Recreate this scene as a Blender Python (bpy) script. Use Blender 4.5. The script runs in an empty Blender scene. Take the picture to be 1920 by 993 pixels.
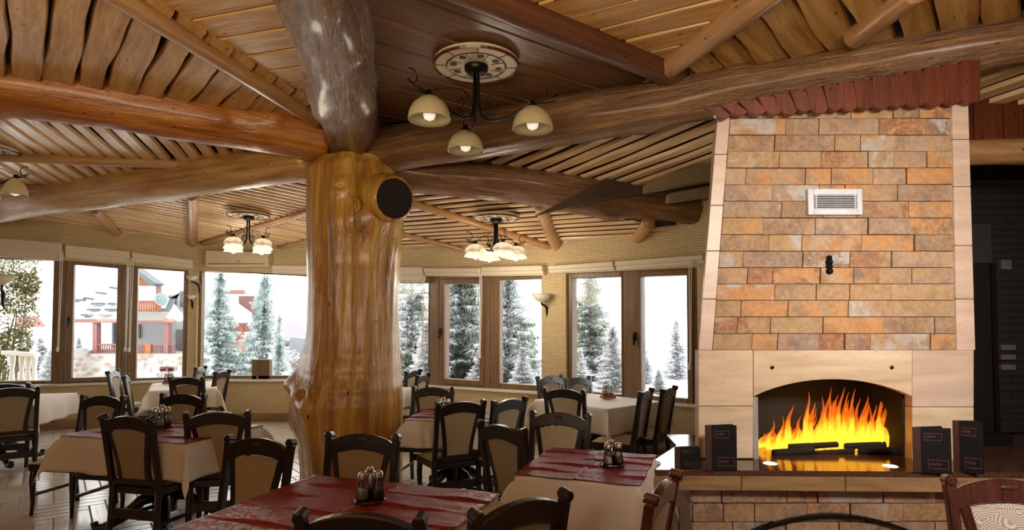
import bpy, math, random
from mathutils import Vector, Matrix, noise
C = bpy.context.scene.collection
PI = math.pi
# ---------------------------------------------------------------- camera
F = 1100.0; EYE = 1.6; PITCH = math.radians(2.0)
PY = 610.0 - F*math.tan(PITCH)          # row of the optical axis in the 1920x993 frame
cam_d = bpy.data.cameras.new('camera'); cam = bpy.data.objects.new('camera', cam_d); C.objects.link(cam)
cam_d.sensor_width = 36.0; cam_d.lens = 36.0*F/1920.0
cam_d.shift_y = (PY-496.5)/1920.0; cam_d.clip_start = 0.05; cam_d.clip_end = 400
cam.location = (0, 0, EYE); cam.rotation_euler = (PI/2+PITCH, 0, 0)
bpy.context.scene.camera = cam
vs = bpy.context.scene.view_settings
vs.view_transform = 'Standard'; vs.look = 'None'; vs.gamma = 1; vs.use_curve_mapping = False
vs.exposure = 0.1
# ---------------------------------------------------------------- overcast sky
world = bpy.data.worlds.new('world'); bpy.context.scene.world = world; world.use_nodes = True
bg = world.node_tree.nodes['Background']
bg.inputs[0].default_value = (1.0, 0.985, 0.96, 1); bg.inputs[1].default_value = 3.6
# ---------------------------------------------------------------- unseen area lights added to fill the room, its ceiling and the fireplace
def area(name, loc, target, sx, sy, power, col):
    l = bpy.data.lights.new(name, 'AREA'); l.shape = 'RECTANGLE'; l.size = sx; l.size_y = sy
    l.energy = power; l.color = col
    o = bpy.data.objects.new(name, l); C.objects.link(o); o.location = loc
    o.rotation_euler = (Vector(target)-Vector(loc)).to_track_quat('-Z', 'Y').to_euler()
    return o
area('rear_fill', (-1.0, -3.4, 1.3), (-1.0, 6, 3.2), 7, 2.0, 14, (1.0, 0.92, 0.80))  # soft fill added behind the camera; the rear wall has no window
area('ceiling_fill', (-1.2, -1.1, 1.9), (-1.2, -0.65, 3.9), 5.0, 1.6, 380, (1.0, 0.80, 0.54))  # unseen upward fill added to brighten the boards and beams overhead
cl = area('fireplace_fill', (2.6, -0.4, 2.9), (2.45, 4.0, 1.65), 1.0, 0.5, 29, (1.0, 0.90, 0.79)); cl.data.spread = math.radians(62)  # unseen light added to brighten the front of the fireplace
# ---------------------------------------------------------------- pixel rays (only used to take positions from the photograph)
_c, _s = math.cos(PITCH), math.sin(PITCH)
def ray(px, py):
    a = (px-960)/F; b = (PY-py)/F
    return Vector((a, _c-b*_s, _s+b*_c))
def atY(px, py, Y):
    r = ray(px, py); t = Y/r.y
    return Vector((r.x*t, Y, EYE+r.z*t))
def atz(px, py, z):
    r = ray(px, py); t = (z-EYE)/r.z
    return Vector((r.x*t, r.y*t, z))
def plane3(a, b, c):
    n = (b-a).cross(c-a).normalized()
    return (a, n)
def atplane(px, py, pl):
    r = ray(px, py); o = Vector((0, 0, EYE)); t = (pl[0]-o).dot(pl[1])/r.dot(pl[1])
    return o+r*t
def zplane(x, y, pl):
    a, n = pl
    return a.z-(n.x*(x-a.x)+n.y*(y-a.y))/n.z
# ---------------------------------------------------------------- mesh builder
def lerp(a, b, t): return a+(b-a)*t
class MB:
    def __init__(s): s.v = []; s.f = []
    def add(s, vs_, fs, M=None):
        b = len(s.v)
        s.v += [tuple(M @ Vector(p)) if M else tuple(p) for p in vs_]
        s.f += [tuple(b+i for i in f) for f in fs]
    def box(s, x0, x1, y0, y1, z0, z1, M=None):
        s.add([(x0,y0,z0),(x1,y0,z0),(x1,y1,z0),(x0,y1,z0),(x0,y0,z1),(x1,y0,z1),(x1,y1,z1),(x0,y1,z1)],
              [(0,3,2,1),(4,5,6,7),(0,1,5,4),(1,2,6,5),(2,3,7,6),(3,0,4,7)], M)
    def hexa(s, p):
        s.add(p, [(0,3,2,1),(4,5,6,7),(0,1,5,4),(1,2,6,5),(2,3,7,6),(3,0,4,7)])
    def prism(s, poly, d0, d1, M=None):          # poly in x,z ; extruded along y
        n = len(poly)
        vs_ = [(x, d0, z) for x, z in poly]+[(x, d1, z) for x, z in poly]
        fs = [tuple(range(n)), tuple(range(2*n-1, n-1, -1))]
        fs += [(i, i+n, (i+1) % n+n, (i+1) % n) for i in range(n)]
        s.add(vs_, fs, M)
    def strip(s, left, right, d0, d1, M=None):    # band between two x,z polylines
        n = len(left); vs_ = []
        for (a, b) in zip(left, right):
            vs_ += [(a[0], d0, a[1]), (b[0], d0, b[1]), (b[0], d1, b[1]), (a[0], d1, a[1])]
        fs = [(0, 3, 2, 1)]
        for i in range(n-1):
            q = 4*i
            for k in range(4): fs.append((q+k, q+(k+1) % 4, q+4+(k+1) % 4, q+4+k))
        q = 4*(n-1); fs.append((q, q+1, q+2, q+3)); s.add(vs_, fs, M)
    def tube(s, path, rad, n=8, M=None, flat=1.0, caps=True):
        path = [Vector(p) for p in path]; m = len(path)
        if not hasattr(rad, '__len__'): rad = [rad]*m
        up = None; vs_ = []
        for i, p in enumerate(path):
            t = (path[min(i+1, m-1)]-path[max(i-1, 0)]).normalized()
            if up is None:
                up = Vector((0, 0, 1)) if abs(t.z) < 0.9 else Vector((1, 0, 0))
            a = up.cross(t)
            if a.length < 1e-5: a = Vector((0, 1, 0)).cross(t)
            a.normalize(); b = t.cross(a).normalized(); up = b
            for k in range(n):
                w = 2*PI*k/n; vs_.append(p+(a*math.cos(w)+b*math.sin(w)*flat)*rad[i])
        fs = []
        for i in range(m-1):
            for k in range(n):
                fs.append((i*n+k, i*n+(k+1) % n, (i+1)*n+(k+1) % n, (i+1)*n+k))
        if caps: fs += [tuple(range(n-1, -1, -1)), tuple((m-1)*n+k for k in range(n))]
        s.add(vs_, fs, M)
    def lathe(s, prof, n=24, M=None, ripple=None):
        vs_ = []
        for (r, z) in prof:
            for k in range(n):
                w = 2*PI*k/n; rr = r*(ripple(w, z) if ripple else 1)
                vs_.append((rr*math.cos(w), rr*math.sin(w), z))
        m = len(prof); fs = []
        for i in range(m-1):
            for k in range(n): fs.append((i*n+k, i*n+(k+1) % n, (i+1)*n+(k+1) % n, (i+1)*n+k))
        s.add(vs_, fs, M)
    def build(s, name, mat, parent=None, smooth=False, bevel=0, loc=None, rz=0, M=None, solid=0):
        me = bpy.data.meshes.new(name); me.from_pydata(s.v, [], s.f); me.update()
        if mat: me.materials.append(mat)
        if smooth: me.shade_smooth()
        o = bpy.data.objects.new(name, me); C.objects.link(o)
        if parent: o.parent = parent
        if M is not None: o.matrix_world = M
        elif loc is not None: o.location = loc; o.rotation_euler = (0, 0, rz)
        if bevel:
            b = o.modifiers.new('bevel', 'BEVEL'); b.width = bevel; b.segments = 1; b.limit_method = 'ANGLE'
        if solid:
            b = o.modifiers.new('solid', 'SOLIDIFY'); b.thickness = solid
        return o
def tag(o, label=None, cat=None, group=None, kind=None):
    if label: o['label'] = label
    if cat: o['category'] = cat
    if group: o['group'] = group
    if kind: o['kind'] = kind
    return o
def thing(name, label, cat, loc=(0, 0, 0), rz=0, group=None, kind=None):
    o = bpy.data.objects.new(name, None); C.objects.link(o); o.empty_display_size = 0.1
    o.location = loc; o.rotation_euler = (0, 0, rz)
    return tag(o, label, cat, group, kind)
def copy_tree(o, parent=None):
    c = o.copy(); C.objects.link(c); c.parent = parent
    for ch in list(o.children): copy_tree(ch, c)
    return c
def rot(rx=0, ry=0, rz=0): return Matrix.Rotation(rz, 4, 'Z') @ Matrix.Rotation(ry, 4, 'Y') @ Matrix.Rotation(rx, 4, 'X')
def T(x, y, z): return Matrix.Translation((x, y, z))
# ---------------------------------------------------------------- materials
class NT:
    def __init__(s, name):
        s.m = bpy.data.materials.new(name); s.m.use_nodes = True; s.t = s.m.node_tree
        s.b = s.t.nodes['Principled BSDF']
    def n(s, typ, **kw):
        x = s.t.nodes.new(typ)
        for k, v in kw.items(): setattr(x, k, v)
        return x
    def l(s, a, b): s.t.links.new(a, b)
    def coord(s, scale=(1, 1, 1), kind='Object', loc=(0, 0, 0), rotz=0):
        c = s.n('ShaderNodeTexCoord'); m = s.n('ShaderNodeMapping')
        m.inputs['Scale'].default_value = scale; m.inputs['Location'].default_value = loc; m.inputs['Rotation'].default_value = (0, 0, rotz)
        if kind == 'World':
            g = s.n('ShaderNodeNewGeometry'); s.l(g.outputs['Position'], m.inputs[0])
        else: s.l(c.outputs[kind], m.inputs[0])
        return m.outputs[0]
    def rnd_offset(s, vec):
        oi = s.n('ShaderNodeObjectInfo'); mu = s.n('ShaderNodeMath', operation='MULTIPLY'); mu.inputs[1].default_value = 37.0
        s.l(oi.outputs['Random'], mu.inputs[0]); a = s.n('ShaderNodeVectorMath', operation='ADD')
        s.l(vec, a.inputs[0]); s.l(mu.outputs[0], a.inputs[1]); return a.outputs[0]
    def noise(s, vec, scale=5, detail=4, rough=0.55, dist=0):
        x = s.n('ShaderNodeTexNoise'); x.inputs['Scale'].default_value = scale; x.inputs['Detail'].default_value = detail
        x.inputs['Roughness'].default_value = rough; x.inputs['Distortion'].default_value = dist
        if vec is not None: s.l(vec, x.inputs['Vector'])
        return x.outputs[0]
    def ramp(s, fac, stops, interp='LINEAR'):
        r = s.n('ShaderNodeValToRGB'); r.color_ramp.interpolation = interp
        e = r.color_ramp.elements
        while len(e) < len(stops): e.new(0.5)
        for i, (p, c) in enumerate(stops):
            e[i].position = p; e[i].color = (*c, 1) if len(c) == 3 else c
        s.l(fac, r.inputs[0]); return r.outputs[0]
    def mix(s, fac, a, b, mode='MIX'):
        x = s.n('ShaderNodeMix', data_type='RGBA', blend_type=mode)
        for sock, v in ((x.inputs[0], fac), (x.inputs[6], a), (x.inputs[7], b)):
            if isinstance(v, (int, float)): sock.default_value = v
            elif isinstance(v, tuple): sock.default_value = (*v, 1)
            else: s.l(v, sock)
        return x.outputs[2]
    def bump(s, h, strength=0.3, dist=0.01):
        x = s.n('ShaderNodeBump'); x.inputs['Strength'].default_value = strength; x.inputs['Distance'].default_value = dist
        s.l(h, x.inputs['Height']); s.l(x.outputs[0], s.b.inputs['Normal'])
    def done(s, col=None, rough=0.5, metal=0, spec=None, coat=0):
        if col is not None:
            if isinstance(col, tuple): s.b.inputs['Base Color'].default_value = (*col, 1)
            else: s.l(col, s.b.inputs['Base Color'])
        if isinstance(rough, (int, float)): s.b.inputs['Roughness'].default_value = rough
        else: s.l(rough, s.b.inputs['Roughness'])
        s.b.inputs['Metallic'].default_value = metal
        if spec is not None: s.b.inputs['Specular IOR Level'].default_value = spec
        if coat: s.b.inputs['Coat Weight'].default_value = coat; s.b.inputs['Coat Roughness'].default_value = 0.18
        return s.m
def plain(name, col, rough=0.5, metal=0, var=0.12, scale=20, bump=0.05, coat=0):
    n = NT(name); v = n.coord(); f = n.noise(v, scale)
    c = n.ramp(f, [(0.25, tuple(x*(1-var) for x in col)), (0.75, tuple(min(1, x*(1+var)) for x in col))])
    if bump: n.bump(f, bump, 0.004)
    return n.done(c, rough, metal, coat=coat)
def wood(name, dark, mid, light, rough=0.32, grain=(9, 9, 0.7), knots=True, bump=0.35, coat=0.25, knotscale=2.2, rnd=True, bd=0.012):
    n = NT(name); v0 = n.coord((1, 1, 1))
    if rnd: v0 = n.rnd_offset(v0)
    mp = n.n('ShaderNodeMapping'); mp.inputs['Scale'].default_value = grain; n.l(v0, mp.inputs[0])
    a = n.noise(mp.outputs[0], 1.6, 6, 0.62, 0.6); b = n.noise(mp.outputs[0], 7, 3, 0.6, 0.3)
    c = n.ramp(a, [(0.28, dark), (0.5, mid), (0.72, light)])
    c = n.mix(n.ramp(b, [(0.35, (0, 0, 0)), (0.75, (0.5, 0.5, 0.5))]), c, tuple(x*0.55 for x in mid))
    if knots:
        mk = n.n('ShaderNodeMapping'); mk.inputs['Scale'].default_value = tuple(knotscale*x for x in ((1, 1, 0.55) if grain[2] < 2 else (0.55, 1, 1) if grain[0] < 2 else (1, 0.55, 1)))
        n.l(v0, mk.inputs[0]); vo = n.n('ShaderNodeTexVoronoi'); n.l(mk.outputs[0], vo.inputs['Vector'])
        k = n.ramp(vo.outputs['Distance'], [(0.045, (1, 1, 1)), (0.11, (0, 0, 0))])
        c = n.mix(k, c, tuple(x*0.22 for x in dark))
    h = n.mix(0.5, a, b); n.bump(h, bump, bd)
    r = n.ramp(b, [(0.3, (rough*0.75,)*3), (0.8, (min(1, rough*1.5),)*3)])
    return n.done(c, r, coat=coat)
M = {}
M['log'] = wood('honey_log', (0.17, 0.042, 0.004), (0.46, 0.155, 0.018), (0.74, 0.35, 0.065), 0.24, bump=0.7, bd=0.02)
M['log_brown'] = wood('brown_log', (0.09, 0.036, 0.012), (0.22, 0.105, 0.038), (0.42, 0.225, 0.085), 0.28, bump=1.0, bd=0.045)
M['log_pale'] = wood('pale_honey_log', (0.26, 0.11, 0.03), (0.54, 0.29, 0.085), (0.76, 0.50, 0.20), 0.26, bump=0.6, bd=0.02)
M['log_red'] = wood('red_log', (0.07, 0.022, 0.010), (0.13, 0.045, 0.018), (0.20, 0.08, 0.03), 0.5)
M['pillar'] = wood('trunk_wood', (0.19, 0.062, 0.008), (0.56, 0.28, 0.040), (0.88, 0.58, 0.15), 0.25, (5, 5, 0.42), True, 1.0, 0.35, 1.3, bd=0.03)
M['pole'] = wood('pale_pole', (0.30, 0.14, 0.055), (0.50, 0.27, 0.11), (0.66, 0.42, 0.21), 0.35)
M['board'] = wood('ceiling_board', (0.36, 0.155, 0.036), (0.60, 0.32, 0.09), (0.74, 0.46, 0.16), 0.55, (0.7, 8, 8), True, 0.2, 0.15, 1.7)
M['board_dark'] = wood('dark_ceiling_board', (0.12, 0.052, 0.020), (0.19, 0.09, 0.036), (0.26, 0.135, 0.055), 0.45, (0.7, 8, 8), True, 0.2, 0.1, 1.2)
M['slat'] = wood('ceiling_slat', (0.60, 0.34, 0.16), (0.84, 0.58, 0.32), (0.95, 0.78, 0.55), 0.25, (0.7, 10, 10), False, 0.2, 0.2)
M['redboard'] = wood('red_scalloped_board', (0.065, 0.013, 0.005), (0.14, 0.030, 0.010), (0.22, 0.055, 0.018), 0.4, (9, 9, 0.8))
M['deck'] = plain('roof_deck', (0.055, 0.022, 0.009), 0.7, var=0.3)
M['chair'] = wood('dark_chair_wood', (0.005, 0.0018, 0.0013), (0.011, 0.0038, 0.0027), (0.024, 0.008, 0.006), 0.34, (14, 14, 1.2), False, 0.15, 0.3)
M['chair_red'] = wood('mahogany_chair_wood', (0.035, 0.007, 0.004), (0.085, 0.018, 0.010), (0.16, 0.035, 0.018), 0.25, (14, 14, 1.2), False, 0.15, 0.5)
def fabric(name, col, k=1):
    n = NT(name); v = n.coord(); vo = n.n('ShaderNodeTexVoronoi'); vo.inputs['Scale'].default_value = 14*k; n.l(v, vo.inputs['Vector'])
    w = n.n('ShaderNodeMath', operation='SINE'); mu = n.n('ShaderNodeMath', operation='MULTIPLY'); mu.inputs[1].default_value = 55
    n.l(vo.outputs['Distance'], mu.inputs[0]); n.l(mu.outputs[0], w.inputs[0])
    c = n.ramp(w.outputs[0], [(0.2, tuple(x*0.86 for x in col)), (0.8, col)]); n.bump(w.outputs[0], 0.1, 0.002)
    return n.done(c, 0.75)
M['panel'] = fabric('chair_back_fabric', (0.38, 0.30, 0.18))
M['seatfab'] = fabric('chair_seat_fabric', (0.58, 0.48, 0.32))
def ringfab():
    n = NT('ringed_chair_fabric'); v = n.coord(); vo = n.n('ShaderNodeTexVoronoi'); vo.inputs['Scale'].default_value = 9; n.l(v, vo.inputs['Vector'])
    mu = n.n('ShaderNodeMath', operation='MULTIPLY'); mu.inputs[1].default_value = 75; w = n.n('ShaderNodeMath', operation='SINE')
    n.l(vo.outputs['Distance'], mu.inputs[0]); n.l(mu.outputs[0], w.inputs[0])
    c = n.ramp(w.outputs[0], [(0.1, (0.50, 0.42, 0.36)), (0.7, (0.82, 0.78, 0.72))]); n.bump(w.outputs[0], 0.2, 0.003)
    return n.done(c, 0.8)
M['ringpanel'] = ringfab()
def damask():
    n = NT('red_damask_cloth'); v = n.coord(); a = n.noise(v, 26, 4, 0.7, 1.8); b = n.noise(v, 90, 2)
    c = n.ramp(a, [(0.44, (0.115, 0.006, 0.012)), (0.54, (0.27, 0.026, 0.038))]); n.bump(b, 0.25, 0.004)
    return n.done(c, n.ramp(a, [(0.44, (0.38,)*3), (0.54, (0.6,)*3)]))
M['damask'] = damask()
M['linen'] = plain('white_linen', (0.80, 0.765, 0.70), 0.7, var=0.03, scale=60, bump=0.05)
def ledge():
    n = NT('ledgestone_wall'); tc = n.n('ShaderNodeTexCoord'); sx = n.n('ShaderNodeSeparateXYZ'); n.l(tc.outputs['Object'], sx.inputs[0])
    cb = n.n('ShaderNodeCombineXYZ'); n.l(sx.outputs[0], cb.inputs[0]); n.l(sx.outputs[2], cb.inputs[1])
    br = n.n('ShaderNodeTexBrick'); n.l(cb.outputs[0], br.inputs['Vector']); br.inputs['Scale'].default_value = 1
    br.inputs['Brick Width'].default_value = 0.21; br.inputs['Row Height'].default_value = 0.031; br.inputs['Mortar Size'].default_value = 0.003; br.inputs['Mortar Smooth'].default_value = 0.5
    br.inputs['Color1'].default_value = (0.68, 0.53, 0.29, 1); br.inputs['Color2'].default_value = (0.60, 0.46, 0.24, 1); br.inputs['Mortar'].default_value = (0.44, 0.34, 0.18, 1)
    nz = n.noise(tc.outputs['Object'], 12, 5, 0.7); c = n.mix(n.ramp(nz, [(0.3, (0, 0, 0)), (0.8, (0.5, 0.5, 0.5))]), br.outputs['Color'], (0.66, 0.55, 0.36))
    h = n.mix(0.6, nz, br.outputs['Color']); n.bump(h, 1.0, 0.05); return n.done(c, 0.8)
M['ledge'] = ledge()
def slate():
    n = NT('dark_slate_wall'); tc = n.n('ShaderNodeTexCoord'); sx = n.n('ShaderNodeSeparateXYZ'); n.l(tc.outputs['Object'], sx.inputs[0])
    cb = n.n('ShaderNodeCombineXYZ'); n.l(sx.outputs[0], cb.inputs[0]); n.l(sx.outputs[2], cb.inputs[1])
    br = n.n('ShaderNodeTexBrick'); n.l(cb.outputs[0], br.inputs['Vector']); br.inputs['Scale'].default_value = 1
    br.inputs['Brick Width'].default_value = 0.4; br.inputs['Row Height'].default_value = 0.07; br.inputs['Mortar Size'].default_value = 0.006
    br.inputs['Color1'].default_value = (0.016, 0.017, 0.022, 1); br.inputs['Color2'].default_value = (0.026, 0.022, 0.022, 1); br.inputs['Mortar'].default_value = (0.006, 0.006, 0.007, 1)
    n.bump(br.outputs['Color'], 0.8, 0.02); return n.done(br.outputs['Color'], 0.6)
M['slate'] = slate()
def stone(name, ramp, rough=0.6, sc=9, str_=0.5):
    n = NT(name); v = n.rnd_offset(n.coord()); oi = n.n('ShaderNodeObjectInfo')
    base = n.ramp(oi.outputs['Random'], ramp, 'CONSTANT'); a = n.noise(v, sc, 6, 0.72, 0.6); b = n.noise(v, sc*4, 5, 0.75)
    m7 = n.n('ShaderNodeMath', operation='MULTIPLY'); m7.inputs[1].default_value = 7.31; fr = n.n('ShaderNodeMath', operation='FRACT'); n.l(oi.outputs['Random'], m7.inputs[0]); n.l(m7.outputs[0], fr.inputs[0])
    base = n.mix(n.ramp(n.noise(v, sc*0.45, 4, 0.7, 1.2), [(0.47, (0, 0, 0)), (0.56, (1, 1, 1))]), base, n.ramp(fr.outputs[0], ramp, 'CONSTANT'))
    c = n.mix(n.ramp(a, [(0.42, (0, 0, 0)), (0.68, (0.8, 0.8, 0.8))]), base, (0.36, 0.17, 0.07)); c = n.mix(n.ramp(b, [(0.4, (0, 0, 0)), (0.8, (0.55, 0.55, 0.55))]), c, (0.62, 0.50, 0.34))
    c = n.mix(n.ramp(n.noise(v, sc*0.8, 3), [(0.52, (0, 0, 0)), (0.75, (0.6,)*3)]), c, (0.13, 0.085, 0.06))
    n.bump(b, str_, 0.01); return n.done(c, rough)
RS = [(0.0, (0.36, 0.23, 0.12)), (0.14, (0.22, 0.13, 0.07)), (0.26, (0.42, 0.28, 0.18)), (0.38, (0.33, 0.22, 0.16)), (0.48, (0.26, 0.075, 0.022)), (0.57, (0.50, 0.22, 0.055)), (0.70, (0.22, 0.165, 0.14)), (0.80, (0.42, 0.42, 0.42)), (0.87, (0.38, 0.23, 0.09))]
M['stone'] = stone('quartzite_stone', RS)
M['stone_low'] = stone('rusty_quartzite_stone', [(p, (c[0]*0.75, c[1]*0.62, c[2]*0.55)) for p, c in RS], 0.55, 8, 0.8)
def traver(name, a_, b_, c_, rough=0.35):
    n = NT(name); v = n.rnd_offset(n.coord((1.2, 1.2, 9))); a = n.noise(v, 1.3, 6, 0.6, 0.4); p = n.noise(n.coord((30, 30, 60)), 1, 3)
    c = n.ramp(a, [(0.3, a_), (0.5, b_), (0.7, c_)]); c = n.mix(n.ramp(p, [(0.62, (0, 0, 0)), (0.7, (0.35,)*3)]), c, tuple(x*0.6 for x in a_))
    n.bump(p, 0.06, 0.003); return n.done(c, rough)
M['traver'] = traver('travertine', (0.50, 0.36, 0.235), (0.62, 0.47, 0.32), (0.70, 0.56, 0.42))
M['traver_pink'] = traver('pink_travertine', (0.50, 0.36, 0.28), (0.58, 0.43, 0.34), (0.66, 0.51, 0.41))
M['slabedge'] = traver('brown_travertine', (0.17, 0.095, 0.042), (0.28, 0.165, 0.078), (0.36, 0.23, 0.12))
M['slabtop'] = plain('polished_dark_granite', (0.075, 0.035, 0.020), 0.12, var=0.5, scale=50, bump=0)
M['grout'] = plain('stone_grout', (0.26, 0.18, 0.11), 0.9)
M['soot'] = plain('soot', (0.002, 0.0016, 0.0015), 0.8)
M['iron'] = plain('black_iron', (0.012, 0.011, 0.010), 0.35, 0.6)
M['winframe'] = wood('brown_window_frame', (0.15, 0.085, 0.042), (0.22, 0.13, 0.068), (0.29, 0.18, 0.10), 0.4, (12, 12, 0.8), False, 0.1, 0.1)
M['blind'] = plain('cream_blind', (0.72, 0.64, 0.50), 0.6, var=0.03)
M['white'] = plain('white_plaster', (0.80, 0.77, 0.72), 0.6, var=0.03)
M['plastic'] = plain('cream_plastic', (0.62, 0.53, 0.36), 0.4, var=0.03)
M['tile'] = None
def tilem():
    n = NT('wood_look_floor_tile'); v = n.rnd_offset(n.coord((1, 9, 1))); a = n.noise(v, 2.5, 5, 0.6, 0.4); oi = n.n('ShaderNodeObjectInfo')
    g = n.n('ShaderNodeNewGeometry'); r2 = n.mix(0.5, oi.outputs['Random'], g.outputs['Random Per Island'])
    c = n.ramp(a, [(0.3, (0.52, 0.45, 0.38)), (0.7, (0.68, 0.62, 0.55))]); c = n.mix(0.25, c, n.ramp(r2, [(0.2, (0.40, 0.34, 0.28)), (0.8, (0.72, 0.66, 0.60))]))
    n.bump(a, 0.06, 0.003); return n.done(c, n.ramp(a, [(0.3, (0.14,)*3), (0.7, (0.26,)*3)]))
M['tile'] = tilem()
M['tilegrout'] = plain('floor_grout', (0.30, 0.24, 0.19), 0.7)
def glass():
    n = NT('window_glass'); t = n.n('ShaderNodeBsdfTransparent'); g = n.n('ShaderNodeBsdfGlossy'); g.inputs['Roughness'].default_value = 0.02
    t.inputs[0].default_value = (0.98, 0.99, 0.985, 1); m = n.n('ShaderNodeMixShader'); m.inputs[0].default_value = 0.015
    n.l(t.outputs[0], m.inputs[1]); n.l(g.outputs[0], m.inputs[2]); n.l(m.outputs[0], n.t.nodes['Material Output'].inputs[0]); return n.m
M['glass'] = glass()
def clearglass():
    n = NT('cruet_glass'); t = n.n('ShaderNodeBsdfTransparent'); g = n.n('ShaderNodeBsdfGlossy'); g.inputs['Roughness'].default_value = 0.05
    t.inputs[0].default_value = (0.72, 0.72, 0.66, 1); fr = n.n('ShaderNodeFresnel'); fr.inputs[0].default_value = 1.6; m = n.n('ShaderNodeMixShader')
    n.l(fr.outputs[0], m.inputs[0]); n.l(t.outputs[0], m.inputs[1]); n.l(g.outputs[0], m.inputs[2]); n.l(m.outputs[0], n.t.nodes['Material Output'].inputs[0]); return n.m
M['clear'] = clearglass()
def shade(name, col, tr):
    n = NT(name); v = n.coord((1, 1, 1)); a = n.noise(v, 18, 4, 0.6, 1.5); c = n.ramp(a, [(0.3, tuple(x*0.9 for x in col)), (0.7, col)])
    n.l(c, n.b.inputs['Base Color']); n.b.inputs['Roughness'].default_value = 0.3
    t = n.n('ShaderNodeBsdfTranslucent'); t.inputs[0].default_value = (*col, 1); m = n.n('ShaderNodeMixShader'); m.inputs[0].default_value = tr
    n.l(n.b.outputs[0], m.inputs[1]); n.l(t.outputs[0], m.inputs[2]); n.l(m.outputs[0], n.t.nodes['Material Output'].inputs[0]); return n.m
M['amber'] = shade('alabaster_glass', (0.80, 0.70, 0.44), 0.35)
M['frost'] = shade('frosted_glass', (0.95, 0.90, 0.78), 0.4)
def emis(name, col, st):
    n = NT(name); n.b.inputs['Base Color'].default_value = (*col, 1); n.b.inputs['Emission Color'].default_value = (*col, 1); n.b.inputs['Emission Strength'].default_value = st; return n.m
M['bulb'] = emis('white_bulb', (1, 0.93, 0.80), 0.55)
M['spot'] = emis('recessed_spot_glow', (1, 0.97, 0.9), 1.3)
M['medal'] = plain('medallion_board', (0.62, 0.50, 0.32), 0.5, var=0.15, scale=8)
M['leather'] = plain('black_leather', (0.008, 0.006, 0.006), 0.55)
M['leather_red'] = plain('oxblood_leather', (0.050, 0.014, 0.012), 0.4)
M['gold'] = plain('faded_red_stamp', (0.10, 0.035, 0.028), 0.5)
M['metal'] = plain('brushed_steel', (0.55, 0.54, 0.52), 0.3, 1.0)
M['salt'] = plain('salt_white', (0.75, 0.72, 0.66), 0.6)
M['pepper'] = plain('pepper_brown', (0.16, 0.10, 0.06), 0.7)
M['redjar'] = plain('red_sauce', (0.62, 0.16, 0.08), 0.4)
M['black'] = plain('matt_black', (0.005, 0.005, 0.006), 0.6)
M['darkcream'] = plain('dim_cream_board', (0.22, 0.17, 0.09), 0.5)
M['leather'].node_tree.nodes['Principled BSDF'].inputs['Specular IOR Level'].default_value = 0.15
M['grille'] = plain('white_metal_grille', (0.62, 0.64, 0.72), 0.4)
def flame():
    n = NT('flame'); tc = n.n('ShaderNodeTexCoord'); sx = n.n('ShaderNodeSeparateXYZ'); n.l(tc.outputs['Generated'], sx.inputs[0])
    nz = n.noise(n.rnd_offset(n.coord((9, 9, 2.6))), 2.0, 3, 0.6, 0.8)
    ad = n.n('ShaderNodeMath', operation='MULTIPLY_ADD'); n.l(nz, ad.inputs[0]); ad.inputs[1].default_value = 0.75; n.l(sx.outputs[2], ad.inputs[2])
    col = n.ramp(ad.outputs[0], [(0.26, (1.0, 0.20, 0.008)), (0.40, (1.0, 0.42, 0.02)), (0.70, (1.0, 0.46, 0.025)), (0.92, (0.9, 0.20, 0.006)), (1.0, (0.6, 0.09, 0.004))])
    e = n.n('ShaderNodeEmission'); n.l(col, e.inputs[0]); e.inputs[1].default_value = 2.3
    t = n.n('ShaderNodeBsdfTransparent'); m = n.n('ShaderNodeMixShader')
    al = n.ramp(ad.outputs[0], [(0.25, (0.5,)*3), (0.45, (0.85,)*3), (0.9, (0.6,)*3), (1.0, (0.3,)*3)])
    n.l(al, m.inputs[0]); n.l(t.outputs[0], m.inputs[1]); n.l(e.outputs[0], m.inputs[2]); n.l(m.outputs[0], n.t.nodes['Material Output'].inputs[0]); return n.m
M['flame'] = flame()
M['ember'] = emis('ember', (1.0, 0.16, 0.02), 1.2)
def snowy(name, green, cover, scale=3.0):
    n = NT(name); v = n.rnd_offset(n.coord()); a = n.noise(v, scale, 5, 0.75); b = n.noise(v, scale*5, 3, 0.7)
    k = n.mix(0.5, a, b); c = n.ramp(k, [(cover-0.06, (0.84, 0.87, 0.90)), (cover+0.05, green)]); return n.done(c, 0.8)
M['spruce'] = snowy('snowy_spruce', (0.24, 0.31, 0.23), 0.53)
M['spruce_cool'] = snowy('frosty_spruce', (0.26, 0.42, 0.37), 0.53)
M['twig'] = snowy('snowy_twigs', (0.42, 0.40, 0.42), 0.53, 5)
M['bark'] = plain('bark', (0.22, 0.18, 0.15), 0.9)
M['snow'] = plain('snow', (0.80, 0.82, 0.86), 0.8, var=0.04, scale=1)
M['housewall'] = plain('white_render', (0.42, 0.43, 0.45), 0.8, var=0.02)
M['redwood'] = plain('red_painted_wood', (0.25, 0.105, 0.095), 0.6)
M['orangewood'] = plain('orange_timber', (0.36, 0.115, 0.035), 0.5)
M['roofdark'] = plain('dark_roof_tiles', (0.10, 0.12, 0.135), 0.6)
M['darkglass'] = plain('dark_window', (0.09, 0.09, 0.095), 0.3)
M['dish'] = plain('satellite_dish_grey', (0.20, 0.27, 0.28), 0.4)
M['roofmauve'] = plain('mauve_roof', (0.22, 0.20, 0.24), 0.7)
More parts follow.
